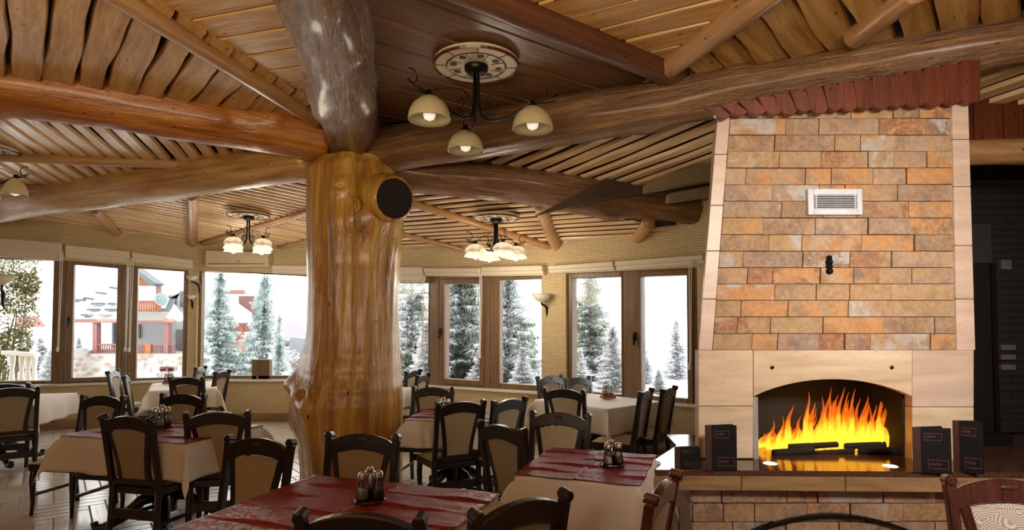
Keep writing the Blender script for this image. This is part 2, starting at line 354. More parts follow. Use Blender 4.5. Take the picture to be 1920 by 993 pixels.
def rubble():
    n = NT('rubble_stone_wall'); v = n.coord((1, 1, 1.9)); vo = n.n('ShaderNodeTexVoronoi'); vo.inputs['Scale'].default_value = 2.6; n.l(v, vo.inputs['Vector'])
    c = n.mix(0.75, n.ramp(n.noise(v, 3, 3), [(0.35, (0.25, 0.18, 0.13)), (0.65, (0.42, 0.38, 0.35))]), n.ramp(vo.outputs['Distance'], [(0.3, (0.30, 0.23, 0.17)), (0.6, (0.5, 0.48, 0.46))])); n.bump(vo.outputs['Distance'], 0.5, 0.05); return n.done(c, 0.8)
M['rubble'] = rubble()
def leafm():
    n = NT('bush_leaves'); g = n.n('ShaderNodeNewGeometry')
    c = n.ramp(g.outputs['Random Per Island'], [(0.0, (0.09, 0.11, 0.03)), (0.3, (0.17, 0.18, 0.05)), (0.6, (0.26, 0.23, 0.07)), (0.8, (0.36, 0.25, 0.06)), (0.93, (0.6, 0.6, 0.56))], 'CONSTANT'); return n.done(c, 0.5)
M['leaf'] = leafm()
# ================================================================ THE ROOM
# floor: herringbone tiles
FANG = math.radians(38)
fl = MB(); fl.box(-13, 9, -4.5, 11.5, -0.25, -0.006)
floor = tag(fl.build('floor', M['tilegrout']), 'pale wood-look herringbone tile floor of the dining room', kind='structure')
TL, TW = 0.62, 0.124
tb = MB(); g_ = 0.004; e_ = 0.004
def tile_verts(L, W):
    a = [(g_, g_, -0.012), (L-g_, g_, -0.012), (L-g_, W-g_, -0.012), (g_, W-g_, -0.012)]
    b = [(g_+e_, g_+e_, 0), (L-g_-e_, g_+e_, 0), (L-g_-e_, W-g_-e_, 0), (g_+e_, W-g_-e_, 0)]
    c = [(p[0], p[1], -0.004) for p in a]
    return a+c+b
TF = [(8, 9, 10, 11)]+[(4*k+i, 4*k+(i+1) % 4, 4*k+4+(i+1) % 4, 4*k+4+i) for k in (0, 1) for i in range(4)]
tb.add(tile_verts(TL, TW), TF); tb.v = [(x, y, z) for x, y, z in tb.v]
tiles = []
for a in range(-90, 91):
    for b in range(-20, 21):
        ox, oy = a*TW+b*TL, a*TW-b*TL
        for kind in (0, 1):
            if kind == 0: cx, cy, r = ox, oy, 0
            else: cx, cy, r = ox+TW, oy+TW, PI/2
            ca, sa = math.cos(FANG), math.sin(FANG)
            X, Y = ca*cx-sa*cy-1.5, sa*cx+ca*cy+5.0
            w = r+FANG; mx = X+math.cos(w)*TL/2-math.sin(w)*TW/2; my = Y+math.sin(w)*TL/2+math.cos(w)*TW/2
            if 1.5 < my < 10.6 and -0.93*my-0.6 < mx < 0.93*my+0.6 and mx < 6.5:
                tiles.append((mx*mx+my*my+(3 if mx > 1.0 else 0)*4+(0 if my > 3.4 else 30), X, Y, w))
tiles.sort()
tm = tb.build('tile', M['tile'], floor); tm.location = (tiles[0][1], tiles[0][2], 0); tm.rotation_euler.z = tiles[0][3]
for q in tiles[1:300]:
    c = tm.copy(); C.objects.link(c); c.parent = floor; c.location = (q[1], q[2], 0); c.rotation_euler.z = q[3]
far = MB()
for q in tiles[300:]:
    far.add(tile_verts(TL, TW), TF, T(q[1], q[2], 0) @ rot(rz=q[3]))
tag(far.build('far_tiles', M['tile'], floor), 'remaining herringbone floor tiles toward the walls', kind='stuff')
# curved window wall: px, sill row, window-head row, wall-top row
SILL = 0.70
wp = [(-260, 727, 470, 372), (108, 719.5, 487, 418), (236, 715, 497, 436), (362, 711, 507, 452), (590, 711, 514, 462), (756, 718.5, 518, 464),
      (1014, 734, 517, 455), (1061, 738, 512.5, 452), (1307, 758, 501, 430), (1470, 775, 492, 405)]
WV = []
for px, sy, hy, ty in wp:
    p = atz(px, sy, SILL); WV.append((px, p.x, p.y, atY(px, hy, p.y).z, atY(px, ty, p.y).z))
def wallpt(px, py=610):
    r = ray(px, py)
    for a, b in zip(WV[:-1], WV[1:]):
        A = Vector((a[1], a[2])); B = Vector((b[1], b[2])); d = B-A; R = Vector((r.x, r.y))
        u = (R.x*A.y-R.y*A.x)/(R.y*d.x-R.x*d.y)
        if (-1e-4 <= u <= 1.0001) or (b is WV[-1] and 1 < u < 1.5): return A.x+d.x*u, A.y+d.y*u, lerp(a[3], b[3], u), lerp(a[4], b[4], u), d.normalized()
    raise ValueError(px)
def hexwall(mb, a, b, za0, zb0, za1, zb1, th=0.28, off=0.0):
    d = Vector((b[0]-a[0], b[1]-a[1])).normalized(); n = Vector((-d.y, d.x))
    if n.dot(Vector((a[0], a[1]))) < 0: n = -n
    A, B = Vector(a[:2])+n*off, Vector(b[:2])+n*off; A2, B2 = A+n*th, B+n*th
    mb.hexa([(A.x, A.y, za0), (B.x, B.y, zb0), (B2.x, B2.y, zb0), (A2.x, A2.y, za0), (A.x, A.y, za1), (B.x, B.y, zb1), (B2.x, B2.y, zb1), (A2.x, A2.y, za1)])
def walls(name, i0, i1, piers, label):
    org = WV[i0]; top = MB(); 
    for i in range(i0, i1):
        a, b = WV[i], WV[i+1]
        hexwall(top, (a[1], a[2]), (b[1], b[2]), -0.02, -0.02, SILL-0.03, SILL-0.03)
        hexwall(top, (a[1], a[2]), (b[1], b[2]), a[3], b[3], 4.0, 4.0)
    for p0, p1 in piers:
        a, b = wallpt(p0), wallpt(p1); hexwall(top, a, b, SILL-0.03, SILL-0.03, a[2], b[2])
    m = (Vector((WV[i0][1], WV[i0][2], 0))+Vector((WV[i1][1], WV[i1][2], 0)))/2
    ang = math.atan2(WV[i1][2]-WV[i0][2], WV[i1][1]-WV[i0][1]); Mi = (T(*m) @ rot(rz=ang)).inverted()
    top.v = [tuple(Mi @ Vector(p)) for p in top.v]
    w = tag(top.build(name, M['ledge'], loc=m, rz=ang), label, kind='structure')
    s = MB(); bb = MB()
    for i in range(i0, i1):
        a, b = WV[i], WV[i+1]
        hexwall(s, (a[1], a[2]), (b[1], b[2]), SILL-0.03, SILL-0.03, SILL, SILL, 0.33, -0.05)
        hexwall(bb, (a[1], a[2]), (b[1], b[2]), 0, 0, 0.14, 0.14, 0.03, -0.025)
    for q, nm, mt in ((s, 'sill', M['white']), (bb, 'skirting', M['slabedge'])):
        q.v = [tuple(Mi @ Vector(p)) for p in q.v]; q.build(nm, mt, w)
    return w
walls('wall_left', 0, 3, [(351, 361)], 'left run of pale ledgestone wall under and over the windows')
walls('wall_back', 3, 5, [(362, 369), (585, 696)], 'pale ledgestone wall behind the tree trunk column')
walls('wall_right', 5, 9, [(1016, 1061), (1308, 1469)], 'right run of pale ledgestone wall beside the fireplace')
# windows
def window(num, x0, x1, g0, g1, gt, gb, label, handle=None, double=False):
    A, B = wallpt(x0), wallpt(x1); pa, pb = Vector((A[0], A[1], 0)), Vector((B[0], B[1], 0)); d = pb-pa; L = d.length; ang = math.atan2(d.y, d.x)
    w = thing('window_%d' % num, label, None, (pa.x, pa.y, SILL), ang, kind='structure')
    def X(px): return lerp(0, L, (px-x0)/(x1-x0))
    def Z(px, row): q = wallpt(px, row); return atY(px, row, q[1]).z-SILL
    a0, a1 = X(g0), X(g1); zb = Z((g0+g1)/2, gb); zt0, zt1 = Z(g0, gt[0]), Z(g1, gt[1]); h0, h1 = A[2]-SILL, B[2]-SILL
    y0, y1 = 0.05, 0.16
    def bar(nm, p, y0=y0, y1=y1):
        m = MB(); m.prism(p, y0, y1); return m.build(nm, M['winframe'], w, bevel=0.006)
    bar('frame_post', [(0, 0), (a0, 0), (a0, h0), (0, h0)]); bar('frame_post', [(a1, 0), (L, 0), (L, h1), (a1, h1)])
    bar('frame_rail', [(a0, 0), (a1, 0), (a1, zb), (a0, zb)]); bar('frame_rail', [(a0, zt0), (a1, zt1), (a1, h1), (a0, h0)])
    if double:                                   # raised casement around the pane
        sw = min(0.09, a0*0.6) if a0 > 0.05 else 0.03
        for p in ([(a0-sw, zb-0.07), (a0, zb-0.07), (a0, zt0+0.06), (a0-sw, zt0+0.06)], [(a1, zb-0.07), (a1+sw*0.7, zb-0.07), (a1+sw*0.7, zt1+0.06), (a1, zt1+0.06)],
                  [(a0, zb-0.07), (a1, zb-0.07), (a1, zb), (a0, zb)], [(a0, zt0), (a1, zt1), (a1, zt1+0.06), (a0, zt0+0.06)]):
            bar('casement_bar', p, 0.02, 0.05)
    m = MB(); m.box(a0-0.01, a1+0.01, 0.10, 0.108, zb-0.01, min(zt0, zt1) if abs(zt0-zt1) < 0.02 else max(zt0, zt1)); m.build('pane', M['glass'], w)
    if handle:
        hx, hz = X(handle[0]), Z(*handle); m = MB(); m.box(hx-0.018, hx+0.018, 0.0, 0.02, hz-0.05, hz+0.05); m.box(hx-0.009, hx+0.009, -0.03, 0.0, hz-0.11, hz+0.02)
        tag(m.build('handle', M['iron'], w, bevel=0.004), 'dark window handle')
    return w
window(1, -200, 112, -190, 93, (480, 486), 716, 'leftmost wide fixed window looking onto the green bush')
window(2, 113, 236, 135, 217, (495, 502), 707, 'brown framed casement window left of the red gabled house view', (127, 600), True)
window(3, 237, 350, 255, 342, (502, 508), 708, 'brown framed window looking onto the house balcony with the dish')
window(4, 369, 585, 374, 575, (500, 517), 704, 'wide window left of the trunk column looking onto two spruces')
window(5, 696, 801, 700, 799, (529, 530), 712, 'window half hidden at the right edge of the trunk column')
window(6, 802, 914, 833, 898, (531, 531), 712, 'narrow brown casement window just right of the trunk column', (826, 621), True)
window(7, 915, 1016, 934, 1012, (524, 522), 721, 'window left of the wall sconce looking onto a snowy spruce')
window(8, 1061, 1164, 1069, 1161, (521, 518), 736, 'window right of the wall sconce filled by a big spruce')
window(9, 1165, 1308, 1202, 1288, (518, 515), 744, 'rightmost brown casement window beside the fireplace with mostly white sky', (1191, 630), True)
# short post at the foot of window 4
w4 = bpy.data.objects['window_4']; m = MB(); L4 = (Vector(wallpt(585)[:2])-Vector(wallpt(369)[:2])).length
xa, xb = L4*(471-369)/216, L4*(504-369)/216; m.box(xa, xb, 0.05, 0.17, 0.0, 0.33); m.box(xa+0.08, xa+0.12, 0.03, 0.05, 0.0, 0.33); m.build('centre_post', M['winframe'], w4, bevel=0.005)
# roller blinds, rolled up above the windows
def roller(px0, px1, rt, rb, label, cord=None, cy=None, drop=0.0):
    A, B = wallpt(px0), wallpt(px1); pa, pb = Vector((A[0], A[1], 0)), Vector((B[0], B[1], 0)); d = pb-pa; L = d.length; ang = math.atan2(d.y, d.x)
    z = lambda px, row: atY(px, row, wallpt(px)[1]-0.1).z
    zt = (z(px0, rt[0]), z(px1, rt[1])); zb = (z(px0, rb[0]), z(px1, rb[1])); zc = (zb[0]+zb[1])/2
    t = thing('roller_blind', label, 'blind', (pa.x, pa.y, zc), ang, 'cream roller blinds rolled up above the windows')
    n = 3
    for k, (nm, f0, f1, y0, y1) in enumerate((('cassette', 0.45, 1.0, -0.13, 0.0), ('rolled_fabric', 0.12, 0.45, -0.10, -0.01), ('bottom_bar', 0.0, 0.12, -0.075, -0.045))):
        m = MB(); zz = lambda i, f: lerp(zb[i], zt[i], f)-zc
        m.hexa([(0.01, y0, zz(0, f0)), (L-0.01, y0, zz(1, f0)), (L-0.01, y1, zz(1, f0)), (0.01, y1, zz(0, f0)), (0.01, y0, zz(0, f1)), (L-0.01, y0, zz(1, f1)), (L-0.01, y1, zz(1, f1)), (0.01, y1, zz(0, f1))])
        m.build(nm, M['blind'], t, bevel=0.012 if k == 0 else 0.006)
    for cx_, c_y in cord or []:
        xx = L*(cx_-px0)/(px1-px0); z0 = z(cx_, c_y)-zc; m = MB(); m.tube([(xx, -0.12, 0.1), (xx, -0.13, z0)], 0.006, 5); m.tube([(xx+0.03, -0.12, 0.1), (xx+0.012, -0.13, z0)], 0.006, 5)
        cd = m.build('cord', M['white'], t); m = MB(); m.lathe([(0, 0.05), (0.016, 0.04), (0.022, 0.0), (0.016, -0.03), (0, -0.035)], 8, T(xx, -0.13, z0)); m.build('cord_weight', M['white'], cd, smooth=True)
roller(-120, 119, (436, 455), (472, 489), 'cream roller blind above the leftmost window by the bush', [(117, 655)])
roller(120, 244, (458, 471), (482, 494), 'cream roller blind above the narrow casement at left', [(238, 655)])
roller(245, 362, (472, 487), (490, 503), 'cream roller blind above the house balcony view', [(243+3, 656)])
roller(512, 590, (497, 498), (512, 515), 'cream roller blind between the wall heater box and the trunk')
roller(740, 801, (500, 500), (528, 529), 'cream roller blind touching the right side of the trunk', [(801, 664)])
roller(802, 908, (502, 502), (517, 518), 'cream roller blind over the narrow casement right of the trunk', [(908, 668)])
roller(909, 1026, (500, 497), (517, 515), 'cream roller blind left of the wall sconce')
roller(1036, 1160, (498, 489), (512, 507), 'cream roller blind over the big spruce view')
roller(1161, 1330, (489, 476), (507, 495), 'cream roller blind over the window beside the fireplace', [(1303, 688)])
# ---------------------------------------------------------------- ceiling
PIL = Vector((-1.62, 6.1))
def wt(px):
    q = wallpt(px); return Vector((q[0], q[1], q[3]))
pFlat = plane3(Vector((0, 0, 3.70)), Vector((1, 0, 3.70)), Vector((0, 1, 3.70)))
PI3 = lambda z: Vector((PIL.x, PIL.y, z))
pE = plane3(PI3(3.42), wt(300), wt(590)); pF = plane3(PI3(3.42), wt(756), wt(1300))
pD = plane3(PI3(3.60), Vector((-7, 8, 3.28)), Vector((-5, 4.8, 3.62))); pG = plane3(PI3(3.55), Vector((2.3, 6.9, 3.08)), Vector((3.4, 4.0, 3.62)))
ck = MB(); ck.box(-13, 9, -4.6, 10.2, 3.98, 4.10)
ceiling = tag(ck.build('ceiling', M['deck']), 'dark boarded roof deck behind the timber ceiling boards', kind='structure')
def deck(poly, pl, up=0.07):
    m = MB(); n = len(poly)
    lo = [(x, y, zplane(x, y, pl)+up) for x, y in poly]; hi = [(x, y, max(zplane(x, y, pl)+up+0.03, 0)) for x, y in poly]
    m.add(lo+hi, [tuple(range(n-1, -1, -1)), tuple(range(n, 2*n))]+[(i, (i+1) % n, (i+1) % n+n, i+n) for i in range(n)])
    m.build('deck_panel', M['deck'], ceiling)
rnd = random.Random(5)
def field(poly, pl, ang, pitch, width, wav, mat, thick=0.03, tilt=0.0, name='ceiling_board', drop=0.0, jit=0.1, seed=1, dk=True, bow=0.0):
    if dk: deck(poly, pl)
    R = random.Random(seed); d = Vector((math.cos(ang), math.sin(ang))); n = Vector((-d.y, d.x))
    P = [Vector(p) for p in poly]; lo = min(p.dot(n) for p in P); hi = max(p.dot(n) for p in P)
    A, N = pl; N = N if N.z > 0 else -N
    x3 = Vector((d.x, d.y, 0)); x3.z = -(N.x*d.x+N.y*d.y)/N.z; x3.normalize(); y3 = N.cross(x3)
    o = lo+pitch*0.5
    while o < hi:
        def cut(o_):
            r = []
            for i in range(len(P)):
                a, b = P[i], P[(i+1) % len(P)]; da, db = a.dot(n)-o_, b.dot(n)-o_
                if da*db < 0: r.append(a.lerp(b, da/(da-db)).dot(d))
            return (min(r), max(r)) if len(r) > 1 else None
        w = width*(1+R.uniform(-jit, jit))/2; ts = cut(o) or []; ca, cb = cut(o-w) or ts, cut(o+w) or ts
        if len(ts) >= 2 and max(ts)-min(ts) > 0.12:
            t0, t1 = min(ts), max(ts); L = t1-t0; c = d*(t0+t1)/2+n*o; z = zplane(c.x, c.y, pl)-drop
            seg = max(4, min(26, int(L/0.14))) if wav else 3
            ph = [R.uniform(0, 6.28) for _ in range(6)]; fr = [R.uniform(1.5, 3.0), R.uniform(5, 8)]
            vs_ = []
            for i in range(seg+1):
                x = -L/2+L*i/seg
                e1 = wav*(0.7*math.sin(fr[0]*x+ph[0])+0.4*math.sin(fr[1]*x+ph[1])); e2 = wav*(0.7*math.sin(fr[0]*x+ph[2])+0.4*math.sin(fr[1]*x+ph[3]))
                bw = bow*math.sin(PI*i/seg)
                ya, yb = -w+e1+bw, w+e2+bw; xa = lerp(ca[0], ca[1], i/seg)-(t0+t1)/2; xb = lerp(cb[0], cb[1], i/seg)-(t0+t1)/2; ta, tb_ = math.tan(tilt)*ya, math.tan(tilt)*yb
                vs_ += [(xa, ya, ta), (xa, ya+0.012, ta-thick), (xb, yb-0.012, tb_-thick), (xb, yb, tb_)]
            fs = [(0, 1, 2, 3), (4*seg+3, 4*seg+2, 4*seg+1, 4*seg)]
            for i in range(seg):
                for k in range(4): fs.append((4*i+k, 4*i+4+k, 4*i+4+(k+1) % 4, 4*i+(k+1) % 4))
            m = MB(); m.add(vs_, fs); Mx = Matrix(((x3.x, y3.x, N.x, c.x), (x3.y, y3.y, N.y, c.y), (x3.z, y3.z, N.z, z+R.uniform(0, 0.006)), (0, 0, 0, 1)))
            m.build(name, mat, ceiling, M=Mx)
        o += pitch
P2 = (PIL.x, PIL.y)
dE = lambda a: math.radians(a)
field([P2, (-3.2, 0), (-9, 0), (-7.1, 3.86)], pFlat, dE(130.5), 0.215, 0.200, 0.018, M['board'], 0.045, dE(6), seed=3, jit=0.06)
field([P2, (-0.3, 0), (-3.2, 0)], pFlat, dE(-16), 0.27, 0.262, 0.006, M['board'], 0.03, dE(0.3), seed=4, jit=0.02)
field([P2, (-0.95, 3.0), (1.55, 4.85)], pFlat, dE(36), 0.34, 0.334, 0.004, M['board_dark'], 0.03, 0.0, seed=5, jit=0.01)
field([(-0.95, 3.0), (-0.3, 0), (2.8, 0), (1.12, 4.7), (1.4, 4.83)], pFlat, dE(-28), 0.25, 0.238, 0.012, M['board'], 0.03, dE(0.5), seed=6, jit=0.03)
field([(1.1, 5.0), (2.8, 0), (9, 0), (7, 2.6)], pFlat, dE(50), 0.225, 0.210, 0.018, M['board'], 0.045, dE(-6), seed=7, jit=0.06)
field([P2, (-7.1, 3.86), (-11, 7), (-8.9, 8.6)], pD, dE(103), 0.17, 0.145, 0.012, M['slat'], 0.04, dE(5), seed=8)
WO = lambda px, o=0.22: tuple((Vector(wallpt(px)[:2])*(1+o/9))[:])
field([P2, (-8.9, 8.6), WO(40), WO(108), WO(236), WO(362), WO(590), (-2.45, 9.75)], pE, dE(31), 0.13, 0.068, 0.004, M['slat'], 0.018, seed=9, name='ceiling_slat')
field([P2, (-2.45, 9.75), WO(756), WO(1014), WO(1200), WO(1307), (2.35, 6.95)], pF, dE(-31), 0.13, 0.068, 0.004, M['slat'], 0.018, seed=10, name='ceiling_slat')
field([P2, (2.35, 6.95), (4.6, 5.4), (6.6, 2.75)], pG, dE(-50), 0.17, 0.11, 0.012, M['slat'], 0.035, dE(4), seed=11, bow=0.05)
# logs
def log_obj(name, label, cat, p0, p1, r0, r1, mat, seed=0, bumpy=0.05, bow=0.0, seg=60, n=26, kind=None, knobs=0, group=None, parent=None, squash=1.0):
    p0, p1 = Vector(p0), Vector(p1); L = (p1-p0).length; R = random.Random(seed); vs_ = []
    kn = [(R.uniform(0.05, 0.95)*L, R.uniform(0, 2*PI), R.uniform(0.02, 0.05), R.uniform(0.06, 0.12)) for _ in range(knobs)]
    for i in range(seg+1):
        z = L*i/seg; r = lerp(r0, r1, i/seg); bx = bow*math.sin(PI*i/seg)
        for k in range(n):
            w = 2*PI*k/n
            f = 1+bumpy*noise.noise(Vector((math.cos(w)*1.2+seed, math.sin(w)*1.2, z*1.1)))*2+bumpy*0.5*noise.noise(Vector((math.cos(w)*3, math.sin(w)*3+seed, z*4)))
            dr = 0
            for kz, kw, kh, ks in kn:
                dw = (w-kw+PI) % (2*PI)-PI; q = (z-kz)**2+(dw*r)**2
                dr += kh*math.exp(-q/(ks*ks))
            rr = r*f+dr; vs_.append((rr*math.cos(w)+bx*0.4, rr*math.sin(w)*squash+bx, z))
    fs = [(i*n+k, i*n+(k+1) % n, (i+1)*n+(k+1) % n, (i+1)*n+k) for i in range(seg) for k in range(n)]
    fs += [tuple(range(n-1, -1, -1)), tuple(seg*n+k for k in range(n))]
    m = MB(); m.add(vs_, fs); q = (p1-p0).to_track_quat('Z', 'Y')
    o = m.build(name, mat, parent, smooth=True, M=Matrix.Translation(p0) @ q.to_matrix().to_4x4())
    if cat: tag(o, label, cat, group, kind)
    return o
def ext(a, b, k0, k1): return a-(b-a)*k0, b+(b-a)*k1
a, b = ext(atY(612, 262, 6.08), atY(0, 160, 4.98), 0.0, 0.45)
log_obj('ceiling_beam', 'thick orange honey log beam running left from the trunk top', 'beam', a, b, 0.245, 0.28, M['log'], 1, 0.05, 0.03, knobs=14)
log_obj('ceiling_beam', 'glossy log beam coming from the trunk top toward the viewer', 'beam', (-1.68, 6.1, 3.56), (-0.45, 0.2, 3.52), 0.285, 0.20, M['log_brown'], 2, 0.12, 0.0, 90, 32, knobs=26)
a, b = ext(atY(715, 282, 6.0), atY(1900, 70, 4.0), 0.05, 0.35)
log_obj('ceiling_beam', 'long brown log beam rising right above the fireplace', 'beam', a, b, 0.235, 0.15, M['log_brown'], 3, 0.05, -0.04, 80, knobs=16)
a, b = ext(atY(590, 300, 6.2), atY(0, 380, 7.86), 0.0, 0.25)
log_obj('ceiling_beam', 'honey log beam running to the far left wall above the windows', 'beam', a, b, 0.21, 0.26, M['log_pale'], 4, 0.05, 0, knobs=12)
a, b = ext(atY(745, 318, 6.3), atY(1325, 398, 6.85), 0.0, 0.1)
log_obj('ceiling_beam', 'rough grey-brown log beam running to the right window wall', 'beam', a, b, 0.22, 0.18, M['log_brown'], 5, 0.10, 0, knobs=16)
def pole(x0, y0, x1, y1, pl, r, label, mat='pole', drop=0.06, e0=0.02, e1=0.02, bow=0.0, r1=None):
    a, b = atplane(x0, y0, pl), atplane(x1, y1, pl); a.z -= drop; b.z -= drop; a, b = ext(a, b, e0, e1)
    log_obj('ceiling_rafter', label, 'rafter', a, b, r, r1 or r, M[mat], int(x0+y0) % 97, 0.05, bow, 36, 14)
pole(265, 0, 595, 212, pFlat, 0.075, 'peeled pole rafter slanting from the top edge to the trunk top at left', drop=0.07, e0=0.6)
pole(965, 0, 1270, 130, pFlat, 0.10, 'dark reddish rafter slanting across the ceiling right of the big lamp', 'log_red', 0.06, 0.7)
pole(1400, 0, 1255, 112, pFlat, 0.09, 'pale rafter meeting the dark reddish rafter above the long beam', drop=0.06, e0=0.6)
pole(1671, 0, 1605, 52, pFlat, 0.08, 'short pale rafter at the top edge above the fireplace', drop=0.06, e0=0.6, e1=0.1)
pole(0, 282, 340, 297, pD, 0.055, 'upper peeled rafter at the left edge between the two left beams', drop=0.07, e0=0.4)
pole(0, 337, 130, 346, pD, 0.05, 'lower thin rafter at the left edge above the far left beam', drop=0.07, e0=0.4)
pole(590, 388, 385, 450, pE, 0.05, 'thin pale rafter beside the far left chandelier', drop=0.04)
pole(590, 443, 505, 464, pE, 0.035, 'short thin rafter just left of the trunk above the wall', drop=0.04)
pole(361, 362, 361, 450, pE, 0.075, 'upright-looking pale rafter meeting the wall above window pier', drop=0.03)
pole(180, 388, 222, 436, pE, 0.07, 'short pale rafter at left under the far beam', drop=0.03)
pole(755, 368, 1035, 458, pF, 0.055, 'long thin rafter right of the trunk passing behind a chandelier', drop=0.04)
pole(748, 432, 875, 464, pF, 0.04, 'short thin rafter low beside the trunk cut branch', drop=0.04)
pole(1012, 378, 1044, 456, pF, 0.085, 'stout curved pale rafter right of the middle chandelier', drop=0.03, bow=0.04)
pole(1216, 412, 1196, 444, pF, 0.075, 'short pale rafter under the right rough beam', drop=0.03)
# dark triangle standing in for a stitching artefact; cream boxed beams by the chimney
m = MB(); pts = [atY(1003, 404, 6.3), atY(1138, 334, 6.3), atY(1215, 352, 6.3), atY(1335, 343, 6.3), atY(1335, 372, 6.3), atY(1205, 362, 6.3), atY(1130, 373, 6.3)]
o0 = pts[0].copy(); pp = [(p.x-o0.x, p.z-o0.z) for p in pts]; m.prism(pp, 0, 0.05)
tag(m.build('dark_triangle', M['deck'], loc=o0), 'dark pointed triangle standing in for a stitching artefact left of the chimney', 'board')
def boxbeam(p, dep, label):
    q = [atY(x, y, dep) for x, y in p]; o0 = q[0].copy(); m = MB(); m.prism([(v.x-o0.x, v.z-o0.z) for v in q], 0, 0.16)
    tag(m.build('boxed_beam', M['darkcream'], loc=o0, bevel=0.006), label, 'beam')
boxbeam([(1211, 343), (1345, 296), (1345, 336), (1211, 358)], 6.0, 'upper cream boxed beam end against the chimney')
boxbeam([(1255, 362), (1345, 345), (1345, 364), (1255, 377)], 6.15, 'lower shorter cream boxed beam end against the chimney')
# ================================================================ TREE TRUNK COLUMN
def trunk():
    D = 6.1
    rows = [(286, 600, 742), (310, 580, 745), (345, 580, 750), (400, 580, 755), (450, 581, 752), (500, 581, 748), (560, 580, 746), (620, 579, 745), (660, 577, 746), (700, 571, 748), (735, 560, 750), (765, 553, 751), (800, 556, 751), (850, 565, 751), (900, 568, 752), (960, 568, 752)]
    zz = [(atY(0, y, D-0.35).z, atY(l, y, D).x, atY(r, y, D).x) for y, l, r in rows]; zz[-1] = (-0.02, zz[-1][1], zz[-1][2])
    zz.sort(); n, seg = 120, 200; vs_ = []; z0, z1 = zz[0][0], zz[-1][0]; ox = (zz[6][1]+zz[6][2])/2
    for i in range(seg+1):
        z = lerp(z0, z1, i/seg); k = 0
        while k < len(zz)-2 and zz[k+1][0] < z: k += 1
        u = (z-zz[k][0])/(zz[k+1][0]-zz[k][0]); u = max(0, min(1, u)); u = u*u*(3-2*u)
        l, r = lerp(zz[k][1], zz[k+1][1], u), lerp(zz[k][2], zz[k+1][2], u); cx, rx = (l+r)/2-ox, (r-l)/2
        for q in range(n):
            w = 2*PI*q/n; c, s = math.cos(w), math.sin(w)
            f = 1+0.05*noise.noise(Vector((c*2.5, s*2.5, z*0.45)))+0.035*noise.noise(Vector((c*6, s*6, z*0.7+3)))+0.016*noise.noise(Vector((c*16, s*16, z*1.6)))
            f -= 0.06*math.exp(-((w-4.35)/0.10)**2)*(0.4+0.6*math.sin(z*1.3+1)**2)      # long seams facing the room
            f -= 0.05*math.exp(-((w-5.05)/0.07)**2)
            dr = 0
            for kz, kw, kh, ks in ((1.02, 3.30, 0.14, 0.13), (0.92, 3.75, 0.05, 0.10), (0.66, 3.45, 0.05, 0.16), (1.25, 3.35, 0.05, 0.16), (2.93, 4.70, 0.05, 0.10), (2.62, 4.9, 0.035, 0.2), (2.75, 5.5, 0.06, 0.25), (0.8, 4.15, 0.04, 0.1), (3.0, 5.75, 0.05, 0.2)):
                dw = (w-kw+PI) % (2*PI)-PI; dr += kh*math.exp(-((z-kz)**2+(dw*0.46)**2)/(ks*ks))
            for kz, kw, kh, ks in ((0.93, 4.0, 0.075, 0.035), (2.93, 4.70, 0.05, 0.028), (0.98, 4.32, 0.03, 0.03)):
                dw = (w-kw+PI) % (2*PI)-PI; dr -= kh*math.exp(-((z-kz)**2+(dw*0.46)**2)/(ks*ks))
            vs_.append((cx+(rx*f+dr)*c, (rx*f+dr)*s, z))
    m = MB(); fs = [(i*n+k, i*n+(k+1) % n, (i+1)*n+(k+1) % n, (i+1)*n+k) for i in range(seg) for k in range(n)]+[tuple(seg*n+k for k in range(n))]
    m.add(vs_, fs); t = thing('tree_trunk_column', 'massive varnished tree trunk column carrying the log beams', 'column', (ox, D, 0))
    m.build('trunk', M['pillar'], t, smooth=True)
    # cut branch stub, dark end facing right
    c0 = atY(700, 372, 5.95)-Vector((ox, D, 0)); c1 = atY(740, 372, 5.62)-Vector((ox, D, 0)); m = MB(); ax = (c1-c0).normalized(); path = [c0+(c1-c0)*k for k in (0, 0.4, 0.75, 0.95, 1.0)]
    m.tube(path, [0.30, 0.26, 0.235, 0.225, 0.205], 22); m.build('branch_stub', M['pillar'], t, smooth=True)
    m = MB(); m.tube([c1-ax*0.01, c1+ax*0.012], [0.198, 0.188], 20); tag(m.build('cut_end', plain('dark_sawn_wood', (0.012, 0.006, 0.004), 0.7, var=0.4), t), 'dark sawn end of the cut branch')
    # swirled knot
    k0 = atY(659, 385, 5.60)-Vector((ox, D, 0)); m = MB()
    for rr, tt in ((0.075, 0.022), (0.043, 0.018)):
        m.tube([k0+Vector((rr*math.cos(a)*1.05, -0.012*math.cos(a), rr*math.sin(a))) for a in [2*PI*i/20 for i in range(21)]], tt, 7, caps=False)
    m.build('swirl_knot', M['pillar'], t, smooth=True)
trunk()
